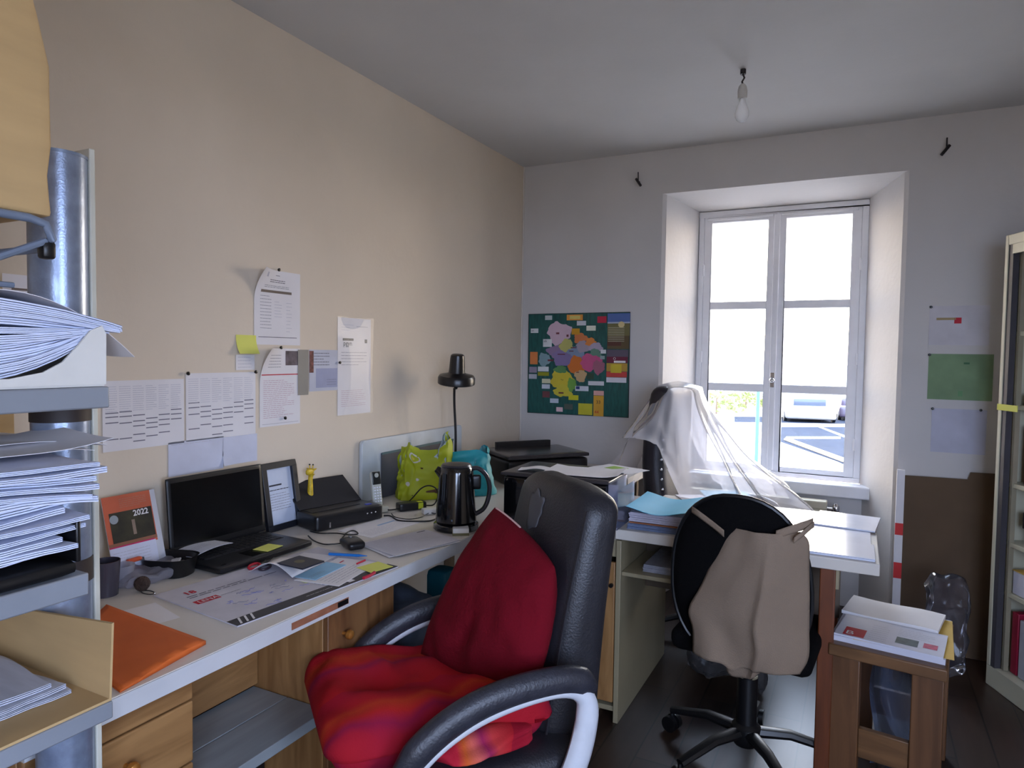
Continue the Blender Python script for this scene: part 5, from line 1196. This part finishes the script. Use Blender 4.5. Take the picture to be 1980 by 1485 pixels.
mb = MB(); mb.box((.02, .06, .0615), (Wp-.07, .12, .063), pk2); mb.build('paper_slot', t_)
mb = MB(); mb.box((Wp-.06, .03, .0615), (Wp-.035, .045, .063), mat('blue_led', (40, 60, 190), .3)); mb.build('badge', t_)
for k in range(3): mb = MB(); mb.ball((Wp-.08+.02*k, -.0005, .035), .0035, CHROME, n=8); mb.build('button', t_)
mb = MB(); mb.box((.055, -.001, .01), (.062, .0005, .03), CHROME); mb.build('latch', t_)
# mouse and cables
q = at(681, 1058, z=Z0)
t_ = thing('computer_mouse', 'black wired computer mouse with grey trim on the worktop', 'mouse', q, math.radians(60))
def ms(p):
    if p.z > 0: p.z *= 1-.35*(p.y/.055)**2-.2*max(0, p.y/.055)
    return p
mb = MB(); mb.rbox((0, 0, .0165), (.031, .053, .016), .014, pk, n=14, deform=ms); mb.build('shell', t_, ang=70)
mb = MB(); mb.rbox((0, .022, .0305), (.004, .012, .004), .003, mat('wheel_grey', (130, 130, 136), .3), n=6); mb.build('scroll_wheel', t_)
mb = MB(); mb.rbox((.022, -.01, .026), (.004, .028, .003), .003, STEEL, n=6); mb.build('grey_trim', t_)
def cable(name, lab, pix, z=DZ+.004, r=.0024, zs=None, cat='cable'):
    P = [at(px, py, z=z) for px, py in pix]
    if zs: 
        P = [at(px, py, z=zz) for (px, py), zz in zip(pix, zs)]
    P = catmull(P, 8); mb = MB(); mb.tube(P, r, BLACK, n=8); return tag(mb.build(name, loc=P[0]), lab, cat)
cable('mouse_cable', 'thin black mouse cable curving from the mouse to the laptop', [(663, 1050), (645, 1052), (625, 1052), (606, 1045), (596, 1036)])
cable('printer_cable', 'black cable looping in front of the portable printer', [(600, 1027), (618, 1031), (650, 1031), (676, 1034), (692, 1032), (684, 1026), (672, 1029), (662, 1040)])
cable('power_cable', 'black power cable running from the printer round the adapter to the kettle', [(742, 997), (756, 998), (770, 1006), (800, 1008), (832, 1007), (852, 1000), (866, 1006)], r=.0032)
cable('power_cable', 'black cable looped up against the yellow-green bag', [(786, 975), (800, 960), (815, 944), (830, 939), (844, 946), (846, 962), (838, 976), (822, 977)], zs=[.79, .83, .87, .885, .87, .83, .80, .785], r=.003)
cable('power_cable', 'thin split cable ends between the adapter and the kettle', [(757, 993), (765, 1000), (790, 1004), (815, 1000), (830, 992), (842, 993), (850, 988)], z=DZ+.008, r=.002)
cable('power_cable', 'black cable end at the left of the power adapter', [(746, 984), (752, 986), (764, 985), (776, 983), (784, 982)], z=DZ+.012, r=.003)
q = at(795, 985, z=Z0)
t_ = thing('power_adapter', 'black power adapter brick with a yellow label', 'adapter', q, math.radians(58))
mb = MB(); mb.rbox((0, 0, .017), (.062, .027, .0165), .007, pk, n=8); mb.build('brick', t_, ang=40)
mb = MB(); mb.box((.022, -.0285, .006), (.044, -.0268, .031), mat('lime_label', (190, 200, 40), .6)); mb.box((.022, -.0275, .0335), (.044, .0, .0345), MATS['lime_label']); mb.build('label', t_)
mb = MB(); mb.rbox((0, 0, .012), (.05, .022, .011), .004, WHITE, n=6); o = mb.build('white_plug_box', ang=40); o.location = at(838, 995, z=Z0)+V(-.01, .02, 0); o.rotation_euler = (0, 0, .9); tag(o, 'small white box between the adapter and the black kettle', 'box')
# cordless phone
q = at(731, 990, z=Z0); q.x = max(q.x, .085)
t_ = thing('cordless_phone', 'silver and black cordless phone standing in its charger', 'telephone', q, math.radians(68))
ps = mat('phone_silver', (186, 188, 178), .4)
mb = MB(); mb.rbox((0, 0, .014), (.036, .034, .014), .010, mat('charger', (170, 166, 150), .5), n=8); mb.build('charger', t_, ang=50)
PMx = Matrix.Translation((0, .005, .02)) @ Matrix.Rotation(math.radians(-10), 4, 'X')
mb = MB(); mb.rbox((0, 0, .075), (.023, .011, .075), .010, ps, M=PMx, n=10); hs = mb.build('handset', t_, ang=60)
mb = MB(); mb.rbox((0, -.010, .122), (.0195, .0025, .027), .003, mat('phone_dark', (34, 38, 36), .3), M=PMx, n=6); mb.build('display', hs, ang=60)
mb = MB(); mb.lathe([(0, 0), (.0095, 0), (.0095, .002), (0, .0025)], ps, M=PMx @ Matrix.Translation((0, -.0125, .134)) @ Matrix.Rotation(PI/2, 4, 'X')); mb.build('earpiece', hs)
kk = mat('phone_keys', (236, 236, 244), .3)
for r in range(6):
    for c in range(3):
        mb = MB(); mb.rbox((-.012+.012*c, -.0115, .082-.0115*r), (.0038, .0018, .0032), .0015, kk, M=PMx, n=4); mb.build('key', hs)
# kettle
q = at(898, 1024, z=Z0); q.x = min(q.x, .612)
t_ = thing('kettle', 'tall black electric kettle with a shiny curved handle', 'kettle', (q.x, q.y, Z0), math.radians(33))
kb = mat('kettle_black', (12, 12, 15), .14, coat=.5, var=0.)
mb = MB(); mb.lathe([(.083, 0), (.088, .006), (.086, .022), (.078, .028)], kb, n=40); mb.build('power_base', t_)
mb = MB(); mb.lathe([(.074, .029), (.079, .035), (.076, .08), (.070, .15), (.0655, .215), (.064, .235), (.058, .242), (.03, .245), (0, .245)], kb, n=44); bd = mb.build('body', t_)
mb = MB(); mb.lathe([(.060, .2425), (.055, .250), (.02, .254), (0, .254)], mat('kettle_lid', (40, 40, 46), .3), n=36); mb.build('lid', t_)
mb = MB(); mb.tube(catmull([(.058, 0, .232), (.085, 0, .232), (.115, 0, .205), (.128, 0, .16), (.122, 0, .11), (.105, 0, .075), (.074, 0, .055)], 6), .009, mat('handle_gloss', (90, 90, 98), .12, .7), n=12, ry=.014, up=(0, 1, 0)); mb.build('handle', t_)
mb = MB(); mb.tube([(-.055, 0, .215), (-.078, 0, .232)], lambda t: .022-.010*t, kb, n=12); mb.build('spout', t_)
mb = MB(); mb.box((.02, -.0735, .045), (.032, -.0725, .052), STEEL, M=Matrix.Rotation(-.6, 4, 'Z')); mb.build('badge', t_)
mb = MB(); mb.rbox((.075, 0, .18), (.02, .011, .028), .008, BLACK, n=6); mb.build('switch', t_)
# small box near kettle (its code left out)
a = at(912, 1041, z=Z0)
mb = MB(); mb.rbox((0, 0, .013), (.03, .022, .013), .002, WHITE, n=4); mb.box((-.031, -.023, 0), (.031, .023, .009), mat('olive_box', (110, 106, 70), .6)); mb.box((-.028, -.020, .0262), (.028, .020, .027), WHITE); mb.lines(-.02, -.017, .02, -.012, 1, GREYINK, lift=.0275, seed=3)
o = mb.build('small_box', ang=40); o.location = (.655, -1.90, Z0); o.location = V(.672, -1.845, Z0); o.rotation_euler = (0, 0, .6); tag(o, 'small olive box with white top next to the kettle base', 'box')
# papers right of the mouse
def pr1(mb, w, h, f): mb.patch(w*.5, h*.55, w*.85, h*.62, mat('blue_head', (150, 180, 214), .7), f=f); mb.lines(w*.05, h*.1, w*.9, h*.5, 6, faint, f=f, seed=31)
quadsheet('printed_sheet', 'bluish printed sheet behind the pale forms right of the mouse', 'paper', (718, 1040), (800, 1014), (690, 1020), Z0, top=pr1, w=.28, h=.17, th=.0012)
def pr2(mb, w, h, f): mb.lines(w*.05, h*.1, w*.9, h*.9, 14, faint, f=f, seed=32); mb.patch(w*.82, h*.9, w*.95, h*.93, INK, f=f)
quadsheet('printed_form', 'uppermost pale form lying between the mouse and the kettle', 'paper', (765, 1076), (868, 1050), (722, 1036), Z0+.0062, m=mat('form_paper', (204, 200, 206), .7), top=pr2, w=.285, h=.20)
quadsheet('printed_form', 'lower pale form sticking out beneath the uppermost form', 'paper', (752, 1078), (872, 1052), (712, 1046), Z0+.0026, top=pr2, w=.297, h=.21)
# dirt-brown marks on front edge stay part of the wood: nothing here
# white board and dark panel against the wall
t_ = thing('wall_panel', 'white rounded panel leaning on the wall behind the phone', 'panel', (.006, 0, 0))
a, b = at(699, 850, x=.02), at(892, 822, x=.02)
def rr_(x0, x1, z0_, z1_, r):
    P = []
    for cx_, cz_, a0 in ((x1-r, z1_-r, 0), (x0+r, z1_-r, 90), (x0+r, z0_+r, 180), (x1-r, z0_+r, 270)):
        for k in range(5): t = math.radians(a0+k*22.5); P.append((cx_+r*math.cos(t), cz_+r*math.sin(t)))
    return P
MX = Matrix(((0, 0, 1, 0), (1, 0, 0, 0), (0, 1, 0, 0), (0, 0, 0, 1)))
mb = MB(); mb.prism(rr_(a.y, b.y, DZ+.002, 1.055, .02), 0, .018, mat('panel_white', (196, 202, 206), .3), M=MX); mb.build('board', t_, bevel=.003)
c_ = at(738, 880, x=.03)
mb = MB(); mb.prism([(c_.y, DZ+.002), (b.y-.1, DZ+.002), (b.y-.1, .985), (c_.y, .985)], .0185, .024, mat('dark_window', (84, 84, 90), .25), M=MX); mb.build('dark_window', t_)
mb = MB(); mb.prism([(c_.y, .978), (b.y-.1, .978), (b.y-.1, .988), (c_.y, .988)], .0245, .028, mat('teal_line', (60, 96, 104), .5), M=MX); mb.build('edge_strip', t_)
# yellow-green shopping bag and teal bag
lime = mat('lime_bag', (168, 176, 20), .6, var=.08, scale=6); teal = mat('teal_bag', (36, 158, 166), .5, var=.1, scale=8)
inn = mat('bag_inside', (176, 190, 196), .5)
def bagf(w_, d_, h_, m, mi_, lab, name, loc, rz, seed, topf=lambda u: 0):
    t_ = thing(name, lab, 'bag', loc, rz)
    def sh(u, v, s=1.):
        a = 2*PI*u; k = 1-.30*v**2
        ex, ey = math.copysign(abs(math.cos(a))**.45, math.cos(a)), math.copysign(abs(math.sin(a))**.45, math.sin(a))
        n_ = .012*noise.noise(V(ex*2+seed, ey*2, v*3))+.012*noise.noise(V(ex*5+seed, ey*5, v*6))
        return V(s*(w_*ex*(1-.20*v)+n_*(1+v)), s*(d_*ey*k+n_*(1+v)), h_*v*(1+topf(u)*v)+.004)
    mb = MB(); mb.grid(sh, m, 56, 24, closeu=True); mb.prism([tuple(sh(k/40, 0).xy) for k in range(40)], .001, .004, m); b_ = mb.build('outer', t_, ang=50)
    mb = MB(); mb.grid(lambda u, v: sh(u, .25+.74*v, .93), mi_, 48, 10, closeu=True); mb.build('lining', t_, ang=50)
    return t_, sh
q = at(818, 962, z=Z0); q.x = max(q.x, .17)
bt, sh = bagf(.135, .075, .235, lime, inn, 'crumpled yellow-green shopping bag with fruit pictures beside the kettle', 'shopping_bag', (q.x, q.y+.02, Z0), math.radians(50), 3, lambda u: .16*math.sin(2*PI*u*1+2.4)+.14*math.sin(4*PI*u+1)+.05*math.sin(10*PI*u))
# printed fruit discs on the side facing the room
def decal(u0, v0, r, m, lift, sx=1.):
    mb.grid(lambda u, v: (lambda p: p+V(p.x, p.y, 0).normalized()*(.0035+lift))(sh(u0+r*math.cos(2*PI*u)*v*.9*sx, v0+r*2.2*math.sin(2*PI*u)*v)), m, 20, 3, closeu=True)
mb = MB()
ap1 = mat('print_orange', (190, 96, 40), .6); ap2 = mat('print_dark', (90, 60, 30), .6); ap3 = mat('print_pale', (206, 200, 190), .6)
for (u0, v0, r, m_, li) in ((.81, .50, .026, ap2, 0), (.812, .50, .021, ap1, .0015), (.77, .16, .024, ap2, 0), (.771, .17, .012, ap3, .0015), (.70, .80, .040, ap3, 0), (.70, .80, .028, lime, .0015), (.70, .80, .014, mat('print_yellow', (206, 190, 50), .6), .003), (.64, .30, .02, ap3, 0), (.72, .40, .012, ap3, 0), (.86, .27, .014, ap3, 0), (.735, .62, .008, ap2, 0), (.70, .1, .005, ap2, 0)):
    decal(u0, v0, r, m_, li)
mb.build('fruit_print', bt, ang=80)
q = at(905, 930, z=.90)
bagf(.17, .10, .165, teal, mat('teal_inside', (110, 170, 180), .5), 'collapsed teal plastic bag behind the kettle', 'shopping_bag', (.27, -1.20, Z0), math.radians(40), 9, lambda u: .3*math.sin(2*PI*u+2)+.15*math.sin(6*PI*u))
for o in list(COL.objects):
    pass
# desk lamp
q = at(874, 950, x=.19)
lx, ly = .17, -1.08
t_ = thing('desk_lamp', 'black desk lamp on a thin rod with a conical head', 'lamp', (lx, ly, Z0))
lb = mat('lamp_black', (20, 18, 20), .3)
mb = MB(); mb.lathe([(.07, 0), (.075, .004), (.07, .018), (.02, .026), (0, .028)], lb, n=32); mb.build('base', t_)
top = at(868, 757, x=.17); 
mb = MB(); mb.tube(catmull([(0, 0, .02), (0, .004, .25), (-.0, -.012, .42), (.01, -.03, .50)], 8), .0065, lb, n=10); mb.build('rod', t_)
LMx = Matrix.Translation((.015, -.02, .522)) @ Matrix.Rotation(math.radians(6), 4, 'Y') @ Matrix.Rotation(math.radians(6), 4, 'X')
mb = MB(); mb.lathe([(.090, .0), (.093, .003), (.093, .032), (.086, .043), (.050, .052), (.041, .058), (.036, .13), (.033, .145), (.026, .150), (0, .151)], lb, M=LMx, n=44); hd = mb.build('lamp_shade', t_, ang=35)
mb = MB(); mb.lathe([(.0895, .0005), (.082, .02), (.045, .045), (0, .05)], mat('reflector', (170, 168, 164), .35, .6), M=LMx, n=40); mb.build('reflector', hd)
mb = MB(); mb.ball((0, 0, .022), .022, clear('lamp_glass', gloss=.5, diff=.5), M=LMx, n=10); mb.build('bulb', hd)
mb = MB(); mb.cyl((0, -.0, .50), (.015, -.02, .53), .010, lb, n=10); mb.build('joint', t_)
# flat scanner in the corner, printer with clear tray
sb = mat('scanner_black', (24, 22, 24), .3, var=.03)
t_ = thing('scanner', 'flat black multifunction printer with its lid in the room corner', 'printer', (.42, -.66, Z0), math.radians(52))
mb = MB(); mb.rbox((0, 0, .065), (.235, .17, .064), .012, sb, n=8); mb.build('body', t_, ang=40)
mb = MB(); mb.rbox((.0, 0.0, .145), (.24, .175, .011), .008, mat('scanner_lid', (52, 48, 50), .22), n=8); mb.build('lid', t_, ang=40)
mb = MB(); mb.rbox((0, .15, .168), (.17, .012, .02), .004, sb, n=6); mb.build('rear_feeder', t_, ang=40)
Zp = Z0
t_ = thing('printer', 'glossy black printer with papers on top and clear side tray', 'printer', (.93, -1.44, Zp), math.radians(2))
gb = mat('gloss_black', (14, 14, 17), .12, coat=.4, var=0)
mb = MB(); mb.rbox((0, 0, .095), (.215, .155, .094), .012, gb, n=8); mb.build('body', t_, ang=40)
mb = MB(); mb.rbox((0, .0, .197), (.225, .16, .007), .005, mat('printer_lid', (60, 56, 58), .25), n=8); mb.build('lid', t_, ang=40)
mb = MB(); mb.box((-.12, -.158, .172), (.06, -.154, .178), STEEL); mb.build('trim_strip', t_)
ct = clear('clear_tray', (.92, .92, 1), gloss=.9, rough=.08, body=(190, 196, 220), diff=.22)
mb = MB(); mb.box((.217, -.14, .02), (.219, .10, .19), ct); mb.box((.219, -.14, .02), (.255, -.138, .19), ct); mb.box((.253, -.14, .02), (.255, .10, .17), ct); mb.box((.219, -.14, .02), (.255, .10, .023), ct); mb.build('clear_tray', t_, smooth=False)
zt = Zp+.2045
def lg(mb, w, h, f): mb.patch(w*.3, h*.4, w*.6, h*.7, mat('green_print', (150, 186, 70), .7), f=f)
mb = MB(); mb.sheet(.21, .14, PAPER, t=.001); mb.patch(.05, .04, .13, .11, mat('green_print', (150, 186, 70), .7), lift=.0015); o = mb.build('leaflet'); o.location = (.98, -1.33, zt+.0005); o.rotation_euler = (0, 0, -.35); tag(o, 'white leaflet with green blotch at the back of the glossy printer', 'leaflet')
mb = MB(); mb.sheet(.30, .21, PAPER, t=.001, f=lambda x, y: .0015+.012*max(0, (x-.22)/.08)**2+.006*max(0, (.05-x)/.05), nx=20, ny=4); o = mb.build('loose_sheet', ang=60); o.location = (.88, -1.575, zt+.0017); o.rotation_euler = (0, 0, .12); tag(o, 'large bluish white sheet lying across the glossy printer lid', 'paper')
mb = MB(); mb.sheet(.16, .07, PAPER, t=.001, f=lambda x, y: .002+.01*math.sin(x*20)**2, nx=16, ny=2); o = mb.build('paper_strip', ang=60); o.location = (.765, -1.56, zt+.001); o.rotation_euler = (0, 0, .25); tag(o, 'wavy white paper strip at the left of the printer lid', 'paper')

# ============================================================ things on the window desk
bluef = mat('sky_blue_card', (100, 190, 222), .6, var=.03)
cream = mat('stack_papers', (196, 190, 204), .8, var=.1, scale=60, stretch=(1, 1, 12))
a0 = V(1.19, -1.455, Z0)
def stackblock(name, lab, cat, x0, y0, w_, d_, z, th, m, rz=0., wavy=0., grp=None):
    mb = MB(); nl = max(1, int(th/.003)); R = random.Random(int(th*1e4)+int(z*1e3))
    for k in range(nl):
        j = R.uniform(-.003, .003); j2 = R.uniform(-.003, .003); zz = th*k/nl
        mb.sheet(w_+j, d_+j2, m, t=th/nl*.82, f=(lambda x, y: zz+wavy*math.sin(x/w_*PI*1.5+.6)*1.0) if wavy else (lambda x, y: zz), nx=14 if wavy else 1, ny=2, x0=j, y0=j2)
    o = mb.build(name, ang=50); o.location = (x0, y0, z); o.rotation_euler = (0, 0, rz); return tag(o, lab, cat, grp)
stackblock('grey_blue_folder', 'bottom grey-blue folder of the paper stack on the window desk', 'folder', 1.19, -1.445, .235, .30, Z0, .022, mat('greyblue_folder', (110, 124, 156), .7, var=.1, scale=30), .0)
stackblock('orange_folder', 'thin orange-brown folder low in the stack on the window desk', 'folder', 1.195, -1.44, .24, .30, Z0+.0232, .004, mat('orange_brown_card', (176, 110, 70), .7), .01)
stackblock('paper_bundle', 'thick bundle of papers beneath the sky blue folder', 'papers', 1.195, -1.44, .23, .30, Z0+.0290, .036, cream, .02)
def bw_(x, y): return .012*math.sin((x/.24)*PI*1.6+2.2)+.012+.03*max(0, y-.2)
mb = MB(); mb.sheet(.25, .31, bluef, t=.002, f=bw_, nx=24, ny=10); o = mb.build('blue_folder', ang=60); o.location = (1.185, -1.45, Z0+.0655); o.rotation_euler = (0, 0, .01); tag(o, 'sky blue card folder on top of the stack on the window desk', 'folder')
stackblock('paper_bundle', 'low bundle of white papers left of the blue folder stack', 'papers', 1.02, -1.22, .16, .30, Z0, .02, PAPER, .03)
quadsheet('loose_sheet', 'white sheets lying behind the blue folder on the window desk', 'paper', (1345, 985), (1500, 985), (1350, 958), Z0, th=.004)
quadsheet('blue_folder', 'light blue folder lying flat behind the swivel chair top', 'folder', (1375, 972), (1470, 975), (1390, 950), Z0+.0045, m=bluef, th=.003)
gp2 = mat('glossy_paper', (216, 220, 236), .18, var=.02)
def ln_(mb, w, h, f): mb.lines(w*.3, h*.15, w*.95, h*.8, 3, GREYINK, f=f, words=False, th=.001, seed=5)
stackblock('paper_bundle', 'front bundle of glossy white papers at the right end of the desk', 'papers', 1.70, -1.455, .345, .20, Z0, .010, gp2, .0)
stackblock('glossy_brochure', 'glossy white brochure in the middle right of the window desk', 'brochure', 1.70, -1.245, .335, .22, Z0, .006, gp2, .0)
o = quadsheet('glossy_brochure', 'glossy lined brochure nearest the window at desk right end', 'brochure', (1566, 1013), (1692, 1030), (1548, 984), Z0+.0065, m=gp2, th=.005, top=ln_)
stackblock('dark_folder', 'thin dark-edged folder under the lined brochure on the desk', 'folder', 1.69, -1.06, .345, .26, Z0, .004, mat('mauve_folder', (120, 90, 120), .5), .0)
# grey sheets on keyboard shelf
stackblock('paper_bundle', 'grey papers on the pull-out shelf under the window desk', 'papers', 1.25, -1.42, .22, .30, .6065, .03, mat('paper_grey2', (150, 150, 160), .7, var=.1, scale=40), .0)
# wastepaper under the desk
mb = MB(); mb.rbox((0, 0, .15), (.17, .13, .145), .05, clear('bin_bag', (.7, .7, .72), gloss=.5, rough=.3, body=(120, 118, 120), diff=.5), n=20, deform=crumple(.04, 9)); o = mb.build('bin_bag', ang=30); o.location = (1.50, -.88, .03); tag(o, 'crumpled translucent bag on the floor under the window desk', 'bag')
